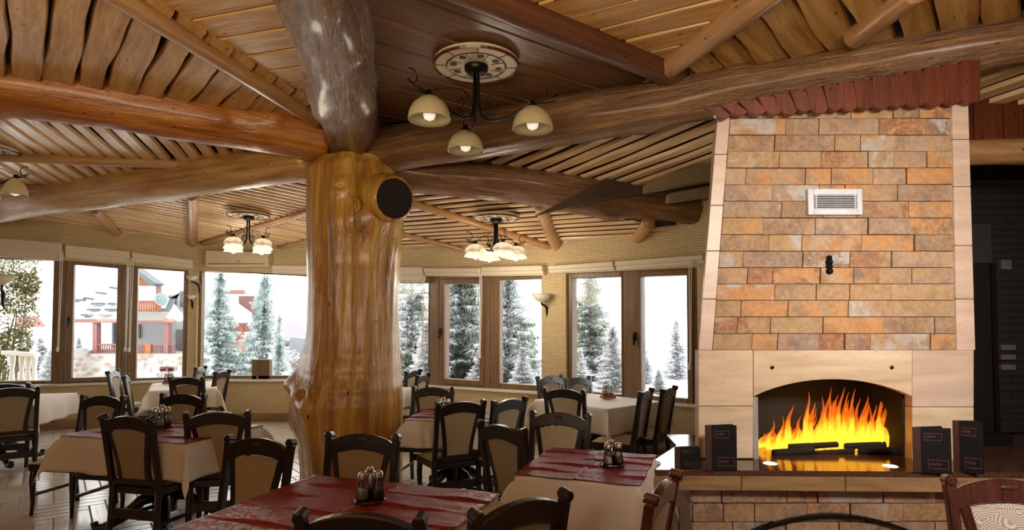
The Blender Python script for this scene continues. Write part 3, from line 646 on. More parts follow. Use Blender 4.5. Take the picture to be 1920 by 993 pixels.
# ================================================================ LIGHTS
def chandelier(px, py, pl, dia, drop, ra, sr, petals, n_arm, a0, label, cord=True, z=None):
    c = atplane(px, py, pl) if z is None else atz(px, py, z)
    t = thing('chandelier', label, 'chandelier', (c.x, c.y, c.z-0.062), 0, 'wrought iron chandeliers under painted medallions')
    m = MB(); m.lathe([(0, -0.02), (dia*0.46, -0.02), (dia*0.5, -0.012), (dia*0.5, 0.012)], 40); md = tag(m.build('medallion', M['medal'], t), 'round painted ceiling medallion')
    m = MB(); m.lathe([(dia*0.335, -0.0215), (dia*0.35, -0.025), (dia*0.36, -0.0215)], 40)
    m.lathe([(dia*0.485, -0.0180), (dia*0.495, -0.028), (dia*0.508, -0.01)], 40)
    for k in range(16):
        w = 2*PI*k/16+0.1; r0, r1 = (0.19, 0.335) if k % 2 else (0.36, 0.48)
        m.tube([(dia*r0*math.cos(w), dia*r0*math.sin(w), -0.021), (dia*r1*math.cos(w), dia*r1*math.sin(w), -0.021)], 0.0035 if dia > 0.6 else 0.004, 4)
    m.build('painted_line', M['chair_red'], md)
    for k in range(8):
        w = 2*PI*k/8+0.25; m = MB(); m.lathe([(0, -0.024), (dia*0.042, -0.023), (dia*0.044, -0.018)], 12, T(dia*0.27*math.cos(w), dia*0.27*math.sin(w), 0)); m.build('painted_dot', M['black'], md)
    m = MB(); m.lathe([(dia*0.14, -0.02), (dia*0.14, -0.05), (dia*0.10, -0.075), (dia*0.03, -0.09), (0, -0.09)], 20); m.build('canopy', M['iron'], t, smooth=True)
    zr = -drop
    for k in range(n_arm):
        w = a0+2*PI*k/n_arm; e = Vector((math.cos(w), math.sin(w), 0)); th = 0.010
        P = lambda r, z_: e*r+Vector((0, 0, z_))
        m = MB(); m.tube([P(0.018, -0.07), P(0.02, zr*0.55), P(0.025, zr*0.80), P(0.05, zr*0.93), P(ra*0.30, zr*1.0), P(ra*0.55, zr*0.97), P(ra*0.8, zr*0.86), P(ra*1.0, zr*0.80), P(ra*1.42, zr*0.775)], [th]*8+[0.004], 7)
        arm = m.build('arm', M['iron'], t, smooth=True)
        m = MB(); s1 = [P(ra*1.35+0.05*math.cos(q), zr*0.60+0.05*math.sin(q)) for q in [PI*1.9-0.45*i for i in range(12)]]
        m.tube([P(0.03, zr*0.86), P(0.05, zr*0.66), P(ra*0.3, zr*0.52), P(ra*0.6, zr*0.58), P(ra*1.05, zr*0.77), P(ra*1.3, zr*0.73), P(ra*1.42, zr*0.66)]+s1[1:], 0.0045, 5)
        m.tube([P(0.03, zr*0.75), P(0.05, zr*0.90), P(ra*0.35, zr*0.88), P(ra*0.42, zr*0.76), P(ra*0.33, zr*0.68), P(ra*0.26, zr*0.76), P(ra*0.31, zr*0.80)], 0.0045, 5)
        m.build('scroll', M['iron'], arm, smooth=True)
        zc = zr*0.80
        m = MB(); m.lathe([(0, 0.03), (0.018, 0.03), (0.022, 0.0), (0.028, -0.03), (0, -0.03)], 10, T(*(P(ra, zc)))); m.build('socket', M['iron'], t, smooth=True)
        m = MB()
        if petals:
            rip = lambda w_, z_: 1+0.12*math.cos(6*w_)*min(1, -z_*12)
            m.lathe([(0.03, -0.01), (sr*0.62, -0.025), (sr*0.86, -0.06), (sr*0.95, -0.10), (sr*0.74, -0.105), (sr*0.86, -0.13), (sr*1.0, -0.165)], 36, T(*(P(ra, zc))), rip)
        else:
            m.lathe([(0.03, -0.012), (sr*0.45, -0.03), (sr*0.78, -0.075), (sr*0.95, -0.13), (sr*1.0, -0.18), (sr*0.975, -0.19), (sr*0.93, -0.13), (sr*0.75, -0.08), (sr*0.4, -0.036)], 36, T(*(P(ra, zc))))
        m.build('lamp_shade', M['frost'] if petals else M['amber'], t, smooth=True)
        m = MB(); bz = -0.115 if petals else -0.12; br = 0.038 if petals else 0.046
        m.lathe([(0.02, bz+0.06), (br*0.7, bz+0.035), (br, bz), (br*0.8, bz-br*0.6), (0, bz-br)], 16, T(*(P(ra, zc-(0.045 if petals else 0.03))))); m.build('bulb', M['bulb'], t, smooth=True)
    if petals:
        l = bpy.data.lights.new('chandelier_fill', 'POINT'); l.energy = 34; l.color = (1, 0.86, 0.66); l.shadow_soft_size = 0.25  # fill added below the far chandeliers to brighten ceiling and walls
        lo = bpy.data.objects.new('chandelier_fill', l); C.objects.link(lo); lo.location = (c.x, c.y, c.z-0.85)
    return t
chandelier(893, 105, pFlat, 0.66, 0.46, 0.45, 0.155, False, 3, math.radians(-15), 'big near chandelier with three amber bowl shades under a spotted medallion')
chandelier(466, 394, pE, 0.56, 0.42, 0.26, 0.125, True, 4, math.radians(160), 'far chandelier with frosted flower shades left of the trunk')
chandelier(930, 397, pF, 0.56, 0.42, 0.26, 0.125, True, 4, math.radians(200), 'far chandelier with frosted flower shades right of the trunk')
chandelier(-22, 268, pD, 0.5, 0.36, 0.26, 0.11, False, 3, math.radians(10), 'chandelier cut by the left edge showing one cream shade')
def sconce(px, py, label, side, D=None, s=1.0):
    q = wallpt(px); x, y = q[0], q[1]; n = Vector((-q[4].y, q[4].x)); n = n if n.dot(Vector((x, y))) > 0 else -n
    if D: p = atY(px, py, D)
    else: p = atY(px, py, y-0.1); p.x = x-n.x*0.13; p.y = y-n.y*0.13
    t = thing('wall_sconce', label, 'sconce', p)
    m = MB(); m.lathe([(0.02*s, -0.075*s), (0.06*s, -0.055*s), (0.10*s, -0.02*s), (0.13*s, 0.04*s), (0.12*s, 0.03*s), (0.05*s, -0.045*s)], 30, None, lambda w, z: 1+0.07*math.cos(6*w)*(1 if z > 0 else 0.3)); m.build('glass_bowl', M['frost'], t, smooth=True)
    m = MB(); m.tube([(0, 0, -0.06*s), (0, 0.0, -0.1*s), (0.05*side*s, 0.05, -0.12*s), (0.08*side*s, 0.11, -0.16*s), (0.09*side*s, 0.12, -0.30*s), (0.07*side*s, 0.12, -0.36*s)], [0.014, 0.014, 0.016, 0.022, 0.018, 0.008], 7); m.build('iron_bracket', M['iron'], t, smooth=True)
sconce(1026, 556, 'white glass bowl sconce on the wall pier between the right windows', 1)
sconce(360, 520, 'white glass bowl sconce high on the narrow pier beside the house view', 1, s=0.7)
sconce(366, 556, 'small lower sconce on the narrow pier beside the house view', -1, s=0.55)
sconce(4, 522, 'white glass bowl sconce at the left edge in front of the bush', -1, D=7.2, s=1.0)
# wall heater box
a, b = wallpt(395), wallpt(511); pa, pb = Vector((a[0], a[1], 0)), Vector((b[0], b[1], 0)); L = (pb-pa).length; zt = atY(450, 472, pa.y-0.2).z; zb = atY(450, 498, pa.y-0.2).z
t = thing('air_conditioner', 'cream boxy air conditioner high on the wall left of the trunk', 'air conditioner', (pa.x, pa.y, zb), math.atan2((pb-pa).y, (pb-pa).x))
m = MB(); m.prism([(0, 0), (L, 0), (L, zt-zb-0.01), (0, zt-zb+0.03)], -0.22, -0.005); m.build('casing', M['plastic'], t, bevel=0.012)
m = MB(); m.box(L*0.05, L*0.95, -0.225, -0.219, 0.025, 0.035); m.box(L*0.5, L*0.57, -0.226, -0.219, 0.07, 0.078); m.build('louvre', M['chair_red'], t)
# ================================================================ FURNITURE
SLOPE = 0.165
BK = T(0, 0.195, 0.42) @ rot(rx=-math.atan(SLOPE))
def curve2(pts, n=8):
    out = []
    for i in range(len(pts)-1):
        p0 = pts[max(i-1, 0)]; p1 = pts[i]; p2 = pts[i+1]; p3 = pts[min(i+2, len(pts)-1)]
        for k in range(n):
            t = k/n; out.append(tuple(0.5*(2*p1[j]+(p2[j]-p0[j])*t+(2*p0[j]-5*p1[j]+4*p2[j]-p3[j])*t*t+(3*p1[j]-p0[j]-3*p2[j]+p3[j])*t**3) for j in range(2)))
    return out+[tuple(pts[-1])]
def make_chair(wood_, fab, seatf, label):
    t = thing('dining_chair', label, 'chair')
    W = M[wood_]
    for s in (-1, 1):
        m = MB(); m.tube([(s*0.205, 0.235, 0), (s*0.205, 0.21, 0.2), (s*0.205, 0.195, 0.42), (s*0.205, 0.20, 0.46)], [0.019, 0.023, 0.027, 0.027], 6); m.build('leg', W, t, smooth=True)
        m = MB(); m.tube([(s*0.20, -0.20, 0), (s*0.195, -0.195, 0.10), (s*0.20, -0.20, 0.28), (s*0.195, -0.195, 0.42)], [0.015, 0.018, 0.026, 0.028], 7); m.build('leg', W, t, smooth=True)
        m = MB(); left = [(s*(0.188), 0.0), (s*0.188, 0.25), (s*0.190, 0.44), (s*0.192, 0.505), (s*0.197, 0.53)]; right = [(s*0.226, 0.0), (s*0.228, 0.25), (s*0.232, 0.44), (s*0.236, 0.505), (s*0.230, 0.53)]
        m.strip(left, right, -0.018, 0.022, BK); m.tube([(s*0.213, -0.026, 0.525), (s*0.213, 0.034, 0.525)], 0.024, 12, BK); m.build('back_post', W, t, bevel=0.006)
        inner = curve2([(0.098, 0.055), (0.104, 0.16), (0.120, 0.27), (0.136, 0.36), (0.146, 0.42)]); outer = curve2([(0.142, 0.055), (0.140, 0.16), (0.155, 0.27), (0.172, 0.36), (0.192, 0.44)])
        m = MB(); m.strip([(s*x, z) for x, z in inner], [(s*x, z) for x, z in outer], -0.014, 0.014, BK); m.build('stile', W, t, bevel=0.004)
        m = MB(); m.tube([(s*0.203, 0.215, 0.17), (s*0.20, -0.195, 0.17)], 0.016, 6); m.build('stretcher', W, t)
    m = MB(); m.box(-0.20, 0.20, 0.195, 0.222, 0.20, 0.27); m.build('stretcher', W, t, bevel=0.005)
    n = 12; top = []; bot = []
    for i in range(n+1):
        x = lerp(-0.20, 0.20, i/n); u = 1-(x/0.20)**2; top.append((x, 0.485+0.055*u**0.8)); bot.append((x, 0.405+0.042*u))
    m = MB(); m.strip(bot, top, -0.018, 0.018, BK); m.tube([(0, -0.012, 0.505), (0, -0.022, 0.505)], [0.05, 0.03], 12, BK, flat=0.3); m.build('top_rail', W, t, bevel=0.005)
    m = MB(); m.strip([(-0.20, 0.015), (-0.1, 0.03), (0.1, 0.03), (0.20, 0.015)], [(-0.20, 0.055), (-0.1, 0.075), (0.1, 0.075), (0.20, 0.055)], -0.016, 0.016, BK); m.build('lower_rail', W, t, bevel=0.004)
    m = MB(); ii = curve2([(0.100, 0.065), (0.106, 0.16), (0.122, 0.27), (0.138, 0.36), (0.150, 0.418)], 4)
    m.strip([(-x, z) for x, z in ii], ii, -0.010, 0.010, BK); fsx = [(-0.150, 0.418), (-0.08, 0.435), (0, 0.442), (0.08, 0.435), (0.150, 0.418)]
    m.prism(fsx, -0.010, 0.010, BK); m.build('back_panel', M[fab], t, bevel=0.003)
    m = MB(); fr = [(-0.225, -0.225), (0.225, -0.225), (0.212, 0.20), (-0.212, 0.20)]
    m.hexa([(x, y, 0.375) for x, y in fr]+[(x, y, 0.435) for x, y in fr]); m.build('seat_frame', W, t, bevel=0.008)
    m = MB(); g = 10; vs_ = []
    for j in range(g+1):
        for i in range(g+1):
            u, v = i/g*2-1, j/g*2-1; hw = lerp(0.222, 0.20, j/g); z = 0.436+0.045*(1-abs(u)**4)*(1-abs(v)**4); vs_.append((u*hw, lerp(-0.225, 0.18, j/g), z))
    fs = [(j*(g+1)+i, j*(g+1)+i+1, (j+1)*(g+1)+i+1, (j+1)*(g+1)+i) for j in range(g) for i in range(g)]; m.add(vs_, fs); m.build('seat', M[seatf], t, smooth=True)
    return t
ch0 = make_chair('chair', 'panel', 'seatfab', 'x'); ch1 = None
used0 = False; CHN = 0
# px of the back centre, row of the top rail, facing angle (0 = faces away from the camera, + turns left), scale of rows
def chair(px, top, face, label, group, wood2=False, D=None, width=1.0):
    global used0, ch1
    if wood2:
        if ch1 is None: ch1 = make_chair('chair_red', 'ringpanel', 'ringpanel', label); c = ch1
        else: c = copy_tree(ch1)
    elif not used0: c = ch0; used0 = True
    else: c = copy_tree(ch0)
    p = atz(px, top, 0.955); b = Vector((p.x, p.y))
    if D: q = atY(px, top, D); b = Vector((q.x, D))
    a = math.radians(face)                      # facing dir = (-sin a, cos a); chair front is local -Y
    f = Vector((-math.sin(a), math.cos(a))); off = 0.195+SLOPE*0.52
    o = b+f*off; c.location = (o.x, o.y, 0); c.rotation_euler = (0, 0, a+PI)
    c['label'] = label; c['group'] = group; c['category'] = 'chair'
    return c
gL, gC, gR, gF = 'chairs around the left red-runner table', 'chairs around the near red table', 'chairs around the right red table', 'chairs around the far tables'
chair(239, 779, -14, 'dark wooden chair seen from behind at the front of the left red-runner table', gL)
chair(408, 771, 12, 'dark wooden chair at the right end of the left red-runner table', gL)
chair(194, 741, 170, 'dark wooden chair facing the viewer behind the left end of the red-runner table', gL)
chair(344, 738, 172, 'dark wooden chair facing the viewer behind the cruets of the left red-runner table', gL)
chair(487, 820, 163, 'dark wooden chair behind the left corner of the near red table', gC)
chair(680, 812, 170, 'dark wooden chair standing right in front of the trunk facing the near red table', gC)
chair(675, 955, -6, 'nearest chair top cut by the bottom edge with its back to the viewer', gC, D=2.05)
chair(980, 925, 38, 'dark wooden chair at the right end of the near red table with scrolled post', gC, D=2.2)
chair(864, 752, 28, 'dark wooden chair with visible cream seat right of the trunk', gR)
chair(956, 747, 50, 'dark wooden chair turned sideways behind the two red tables at right of centre', gR)
chair(940, 785, -48, 'tall dark chair at the left end of the right red table', gR, D=3.85)
chair(1050, 778, 160, 'dark wooden chair behind the right red table facing the viewer', gR, D=4.4)
chair(1245, 893, 62, 'mahogany chair edge-on in front of the left end of the stone ledge', gR, True, D=2.45)
chair(1886, 897, 168, 'mahogany chair with ring-patterned cream fabric at the right bottom corner', gR, True, D=2.5)
chair(812, 725, 168, 'dark wooden chair behind the middle red table beside the trunk', gF)
chair(1058, 728, -28, 'dark wooden chair at the near left side of the right white table', gF)
chair(1031, 713, -140, 'far chair behind the left corner of the right white table', gF, D=7.6)
chair(1083, 711, -140, 'far chair in front of the big spruce window', gF, D=7.4)
chair(1211, 731, 62, 'left of the two edge-on chairs at the right side of the white table', gF)
chair(1254, 726, 58, 'right of the two edge-on chairs by the fireplace side window', gF)
chair(212, 692, -72, 'farthest edge-on chair left of the far left white table', gF, D=8.5)
chair(236, 698, -62, 'nearer edge-on chair left of the far left white table', gF, D=7.7)
chair(350, 706, -4, 'dark wooden chair with its back to the viewer at the far left white table', gF)
chair(376, 688, 100, 'far chair lit white beside the narrow pier', gF, D=9.2)
chair(417, 694, 92, 'edge-on chair at the right end of the far left white table', gF, D=8.4)
chair(22, 718, 38, 'chair at the left edge with cream back panel in profile', gL, D=6.15)
chair(8, 706, 30, 'chair cut by the left edge behind the profile chair', gL, D=6.55)
chair(775, 700, 72, 'left of the two edge-on chairs seen past the right side of the trunk', gF, D=8.5)
chair(793, 703, 78, 'right of the two edge-on chairs seen past the right side of the trunk', gF, D=7.8)
# tables with cloths
def table(cx, cy, hw, hd, rz, label, clabel, red=None, overhang=0.27, runner=False, first=[None], grp='dining tables'):
    TH = 0.755
    t = thing('dining_table', label, 'table', (cx, cy, 0), rz, grp)
    m = MB(); m.box(-hw, hw, -hd, hd, TH-0.035, TH-0.006); m.build('tabletop', M['chair'], t, bevel=0.006)
    m = MB(); m.lathe([(0.12, TH-0.035), (0.07, 0.66), (0.055, 0.55), (0.085, 0.42), (0.10, 0.34), (0.06, 0.26), (0.09, 0.20), (0.09, 0.12), (0, 0.10)], 16); m.build('pedestal', M['chair'], t, smooth=True)
    for k in range(4):
        w = PI/4+k*PI/2; e = Vector((math.cos(w), math.sin(w), 0)); m = MB()
        m.tube([e*0.05+Vector((0, 0, 0.24)), e*0.16+Vector((0, 0, 0.22)), e*0.28+Vector((0, 0, 0.11)), e*0.40+Vector((0, 0, 0.045)), e*0.46+Vector((0, 0, 0.05)), e*0.47+Vector((0, 0, 0.085)), e*0.44+Vector((0, 0, 0.09))], [0.045, 0.045, 0.04, 0.035, 0.032, 0.025, 0.015], 8); m.build('foot', M['chair'], t, smooth=True)
    R = random.Random(int(cx*100)); n = 44; vs_ = []; ex, ey = hw+0.004, hd+0.004; LX, LY = ex+overhang, ey+overhang; p1, p2 = R.uniform(0, 6), R.uniform(0, 6)
    def axis(e, L, n):   # dense at the fold
        k = n//4; return [-L+(L-e)*i/k for i in range(k)]+[-e+2*e*i/(n-2*k) for i in range(n-2*k)]+[e+(L-e)*i/k for i in range(k+1)]
    ax, ay = axis(ex, LX, n), axis(ey, LY, n)
    for v in ay:
        for u in ax:
            du, dv = max(0, abs(u)-ex), max(0, abs(v)-ey); su, sv = (1 if u > 0 else -1), (1 if v > 0 else -1)
            x, y = max(-ex, min(ex, u)), max(-ey, min(ey, v)); r = math.hypot(du, dv)
            if r > 0:
                th = math.atan2(dv, du); fl_ = 0.05*min(1, r/0.1)+0.06*r
                if du > 0 and dv > 0:
                    bulge = (0.10+0.25*math.sin(2*th))*r; x += su*(fl_*0.7+bulge*math.cos(th)*0.7); y += sv*(fl_*0.7+bulge*math.sin(th)*0.7); z = -r*0.93
                elif du > 0: x += su*(fl_*0.25+0.018*(r/overhang)*math.sin(v*17+p1)); z = -r*0.985
                else: y += sv*(fl_*0.25+0.018*(r/overhang)*math.sin(u*15+p2)); z = -r*0.985
            else: z = 0
            vs_.append((x, y, z))
    q = len(ax); fs = [(j*q+i, j*q+i+1, (j+1)*q+i+1, (j+1)*q+i) for j in range(q-1) for i in range(q-1)]
    m = MB(); m.add(vs_, fs); c = m.build('tablecloth', M['linen'], smooth=True, loc=(cx, cy, TH-0.002), rz=rz, solid=0.003); tag(c, clabel, 'tablecloth', 'white tablecloths')
    if red:
        rx0, rx1, ry0, ry1 = red[1]; n1, n2 = 70, 110; vs_ = []
        for j in range(n2+1):
            for i in range(n1+1):
                x, y = lerp(rx0, rx1, i/n1), lerp(ry0, ry1, j/n2); z = 0.003
                for k in (0.2, 0.42, 0.63, 0.83): z += 0.012*math.exp(-((j/n2-k)/0.011)**2)*(0.6+0.4*math.sin(x*9+k*20))
                for k in (0.5,): z += 0.008*math.exp(-((i/n1-k)/0.012)**2)
                z += 0.003*noise.noise(Vector((x*9, y*16, cx)))
                vs_.append((x+0.004*math.sin(y*22), y+0.005*math.sin(x*19), z))
        fs = [(j*(n1+1)+i, j*(n1+1)+i+1, (j+1)*(n1+1)+i+1, (j+1)*(n1+1)+i) for j in range(n2) for i in range(n1)]
        m = MB(); m.add(vs_, fs); tag(m.build('red_table_cloth', M['damask'], smooth=True, loc=(cx, cy, TH+0.002), rz=rz, solid=0.002), red[0], 'tablecloth', 'red damask overcloths')
R_ = math.radians
table(-0.735, 2.71, 0.54, 0.45, R_(-19), 'pedestal table nearest the viewer under the big red cloth', 'white cloth under the nearest red damask cloth', ('red damask cloth on the nearest table with pressed fold lines', (-0.56, 0.56, -0.47, 0.47)), 0.30)
table(-2.79, 4.77, 0.59, 0.40, R_(-15.7), 'pedestal table at left with four chairs and a red runner', 'white cloth with hanging corners on the left red-runner table', ('red damask cloth on the left table among four dark chairs', (-0.60, 0.60, -0.41, 0.41)), 0.27)
table(0.475, 3.60, 0.345, 0.38, R_(-19.5), 'pedestal table left of the stone ledge under a faded red cloth', 'white cloth hanging below the red cloth beside the stone ledge', ('faded red damask cloth on the table beside the stone ledge', (-0.355, 0.355, -0.39, 0.39)), 0.33)
table(-0.53, 5.58, 0.38, 0.36, R_(-8), 'pedestal table with red cloth just right of the trunk', 'white cloth hanging from the red table just right of the trunk', ('red damask cloth on the table just right of the trunk', (-0.39, 0.39, -0.37, 0.37)), 0.24)
table(0.97, 6.67, 0.53, 0.47, R_(-48.7), 'square table by the right windows under a white cloth', 'plain white cloth on the table by the right windows, corner toward the viewer', None, 0.27)
table(-4.64, 8.32, 0.40, 0.60, R_(29), 'table by the far left windows under a white cloth', 'plain white cloth on the table below the house balcony view', None, 0.25)
table(-5.95, 6.8, 0.60, 0.5, R_(14), 'table mostly cut off at the left edge', 'white cloth whose corner hangs beside the left edge chairs', None, 0.26)
table(-2.0, 7.9, 0.5, 0.4, R_(-22), 'table hidden behind the trunk', 'white cloth edge peeking out right of the trunk', None, 0.26)
def cruet(px, py, label, kind, z=0.765, rz=0.3, s=1.0):
    p = atz(px, py, z); t = thing('condiment_set', label, 'condiment set', p, rz, 'condiment sets on the tables')
    if kind == 'wood':
        m = MB(); m.box(-0.075, 0.075, -0.045, 0.045, 0, 0.03); m.build('wooden_tray', M['orangewood'], t, bevel=0.004)
        z0 = 0.01; items = [(-0.035, 0, 'redjar'), (0.035, 0, 'redjar'), (0, 0.02, 'salt')]
        m = MB(); m.tube([(0, -0.02, 0.02), (0, -0.02, 0.17)], 0.004, 6); m.build('handle', M['metal'], t)
    else:
        m = MB(); m.lathe([(0, 0), (0.075, 0), (0.08, 0.006), (0.06, 0.012), (0, 0.012)], 24); m.build('glass_tray', M['clear'], t, smooth=True)
        z0 = 0.012; items = [(-0.036, -0.012, 'salt'), (0.036, -0.012, 'pepper'), (0.0, 0.036, 'redjar' if kind == 'four' else 'pepper')]
        if kind == 'four': items.append((0.0, -0.05, 'salt'))
        m = MB(); m.tube([(0, 0.005, 0.01), (0, 0.005, 0.135)], 0.005, 8); m.lathe([(0, 0.16), (0.014, 0.158), (0.016, 0.15), (0.014, 0.135), (0, 0.13)], 10, T(0, 0.005, 0)); m.build('handle', M['metal'], t, smooth=True)
    for x, y, mt in items:
        Tm = T(x, y, z0)
        m = MB(); m.lathe([(0, 0), (0.030, 0.0), (0.033, 0.015), (0.029, 0.045), (0.022, 0.075), (0.021, 0.10)], 16, Tm); jr = m.build('cruet_jar', M['clear'], t, smooth=True)
        m = MB(); m.lathe([(0, 0.004), (0.026, 0.004), (0.028, 0.018), (0.024, 0.045), (0, 0.046)], 12, Tm); m.build('contents', M[mt], jr, smooth=True)
        m = MB(); m.lathe([(0.023, 0.098), (0.024, 0.118), (0.017, 0.128), (0, 0.13)], 14, Tm); m.build('cap', M['metal'], jr, smooth=True)
    t.scale = (s, s, s)
cruet(694, 938, 'glass salt and pepper set on the nearest red table', 'glass')
cruet(1148, 872, 'glass salt and pepper set on the faded red table by the ledge', 'glass', s=0.95)
cruet(303, 800, 'glass condiment carousel with four jars on the left red table', 'four', s=1.15)
cruet(832, 776, 'small glass cruet on the red table just right of the trunk', 'glass')
cruet(1140, 746, 'wooden condiment tray with red jars on the right white table', 'wood', s=1.1)
cruet(317, 719, 'wooden condiment tray with red jars on the far left white table', 'wood', s=1.05)
# ================================================================ FIREPLACE
FY = 4.0
def fx(px, Y=FY): return atY(px, 610, Y).x
def fz(py, Y=FY): return atY(1560, py, Y).z
def P4(px, py, Y=FY): p = atY(px, py, Y); return (p.x, p.z)
fp = thing('fireplace', 'tall stone-clad fireplace with arched opening and a long stone ledge', 'fireplace', (fx(1565), FY, 0))
FO = Vector((fx(1565), FY, 0)); FI = T(*(-FO))
def fpart(mb, name, mat, parent=None, bevel=0, smooth=False, o=FO):
    mb.v = [(x-o.x, y-o.y, z-o.z) for x, y, z in mb.v]; return mb.build(name, mat, parent or fp, bevel=bevel, smooth=smooth)
ZS = fz(860)-0.0
ztop = fz(196)
# core behind the cladding (leans inward like a hood)
def quadY(pts, y0, y1, name, mat, bevel=0, shrink=0.0, parent=None, o=FO):
    m = MB(); n = len(pts); cx = fx(1565)
    v0 = [(x, y0, z) for x, z in pts]; v1 = [(x+(cx-x)*shrink, y1, z) for x, z in pts]
    m.add(v0+v1, [tuple(range(n)), tuple(range(2*n-1, n-1, -1))]+[(i, i+n, (i+1) % n+n, (i+1) % n) for i in range(n)])
    return fpart(m, name, mat, parent, bevel, o=o)
quadY([P4(1316, 660), P4(1818, 660), P4(1806, 200), P4(1352, 212)], FY+0.03, FY+0.75, 'chimney_core', M['grout'], shrink=0.3)
# surround slabs
arch = []
for i in range(17):
    u = -1+2*i/16; px = 1560+147*u; py = 742-32*(1-u*u)**0.9 if abs(u) < 1 else 742; arch.append(P4(px, py))
quadY([P4(1309, 858), P4(1411, 858), P4(1411, 761), P4(1309, 761)], FY-0.01, FY+0.07, 'surround_slab', M['traver'], 0.003)
quadY([P4(1309, 760), P4(1411, 760), P4(1411, 656), P4(1309, 656)], FY-0.01, FY+0.07, 'surround_slab', M['traver'], 0.003)
quadY([P4(1709, 868), P4(1824, 868), P4(1824, 763), P4(1709, 763)], FY-0.01, FY+0.07, 'surround_slab', M['traver'], 0.003)
quadY([P4(1709, 762), P4(1824, 762), P4(1824, 656), P4(1709, 656)], FY-0.01, FY+0.07, 'surround_slab', M['traver_pink'], 0.003)
quadY([P4(1412, 656), P4(1412, 742)]+arch[1:-1]+[P4(1708, 742), P4(1708, 656)], FY-0.01, FY+0.07, 'arched_lintel', M['traver'], 0)
for px in (1445, 1668):
    m = MB(); m.lathe([(0, -0.004), (0.011, -0.004), (0.013, 0.006), (0.006, 0.008), (0.0, 0.002)], 14, T(fx(px), FY-0.01, fz(688)) @ rot(rx=PI/2)); fpart(m, 'screw_cap', M['iron'])
# side pilasters of the hood, jointed slabs
def edge(px0, px1, k): return lerp(px0, px1, k)
rows = [656, 560, 470, 385, 290, 218]
for a, b in zip(rows[:-1], rows[1:]):
    ka, kb = (656-a)/460, (656-b)/460
    quadY([P4(lerp(1308, 1346, ka), a), P4(lerp(1334, 1369, ka), a), P4(lerp(1334, 1369, kb), b+1), P4(lerp(1308, 1346, kb), b+1)], FY-0.015, FY+0.5, 'pilaster_slab', M['traver_pink'], 0.003, 0.18)
rows = [656, 560, 460, 350, 262, 190]
for a, b in zip(rows[:-1], rows[1:]):
    ka, kb = (656-a)/460, (656-b)/460
    quadY([P4(lerp(1792, 1783, ka), a), P4(lerp(1826, 1813, ka), a), P4(lerp(1826, 1813, kb), b+1), P4(lerp(1792, 1783, kb), b+1)], FY-0.015, FY+0.5, 'pilaster_slab', M['traver_pink'], 0.003, 0.18)
# stone cladding courses
R = random.Random(12); ys = [656]
while ys[-1] > 215: ys.append(ys[-1]-lerp(30.5, 31.5, R.random()))
vent = (1510, 1612, 353, 405)
for a, b in zip(ys[:-1], ys[1:]):
    ka, kb = (656-a)/460, (656-b)/460; kk = (ka+kb)/2; L0, L1 = lerp(1335, 1370, kk), lerp(1791, 1782, kk); x = L0
    if R.random() < 0.5: first = R.uniform(30, 60)
    else: first = R.uniform(70, 115)
    while x < L1-5:
        w = first if first else R.choice([48, 62, 78, 88, 98, 112]); first = None
        x2 = x+w
        if L1-x2 < 28: x2 = L1
        sk = lambda px, k: px+(k-kk)*((1-(px-1335)/456)*35-(px-1335)/456*9)
        yo = FY-R.uniform(0.0, 0.014)
        quadY([P4(sk(x, ka)+0.7, a-0.5), P4(sk(x2, ka)-0.5, a-0.5), P4(sk(x2, kb)-0.5, b+0.5), P4(sk(x, kb)+0.5, b+0.5)], yo, FY+0.05, 'stone', M['stone'], 0.002)
        x = x2
# vent grille
g = MB(); vx0, vz0 = P4(1511, 404); vx1, vz1 = P4(1611, 356); yv = FY-0.035
for q in ((vx0+0.041, vx1-0.036, vz0, vz0+0.04), (vx0+0.041, vx1-0.036, vz1-0.04, vz1), (vx0, vx0+0.04, vz0, vz1), (vx1-0.035, vx1, vz0, vz1)): g.box(q[0], q[1], yv, FY, q[2], q[3])
vent_ = fpart(g, 'vent_grille', M['grille'], bevel=0.002); g = MB(); g.box(vx0+0.03, vx1-0.03, yv+0.02, FY-0.005, vz0+0.03, vz1-0.03); fpart(g, 'vent_shadow_box', M['black'], vent_)
for k in range(8):
    z = lerp(vz0+0.045, vz1-0.045, k/7); g = MB(); g.box(vx0+0.035, vx1-0.03, yv+0.002, yv+0.018, z-0.0022, z+0.0022); fpart(g, 'slat', M['grille'], vent_)
for xx in (vx0+0.055, vx1-0.05):
    g = MB(); g.box(xx-0.003, xx+0.003, yv-0.001, yv+0.012, vz0+0.03, vz1-0.03); fpart(g, 'slat', M['grille'], vent_)
# little black hook of three stacked discs
h = thing('wall_hook', 'small black triple-knob iron fitting on the stone hood', 'hook', (fx(1555), FY-0.02, fz(513)))
for k, (dz, r) in enumerate(((0.0175, 0.024), (0.05, 0.022), (0.08, 0.024), (0.108, 0.018))):
    m = MB(); m.lathe([(0, 0.028), (r*0.6, 0.024), (r, 0.008), (r, 0.0)], 14, T(0, 0.008, dz) @ rot(rx=PI/2)); m.build('knob', M['iron'], h, smooth=True)
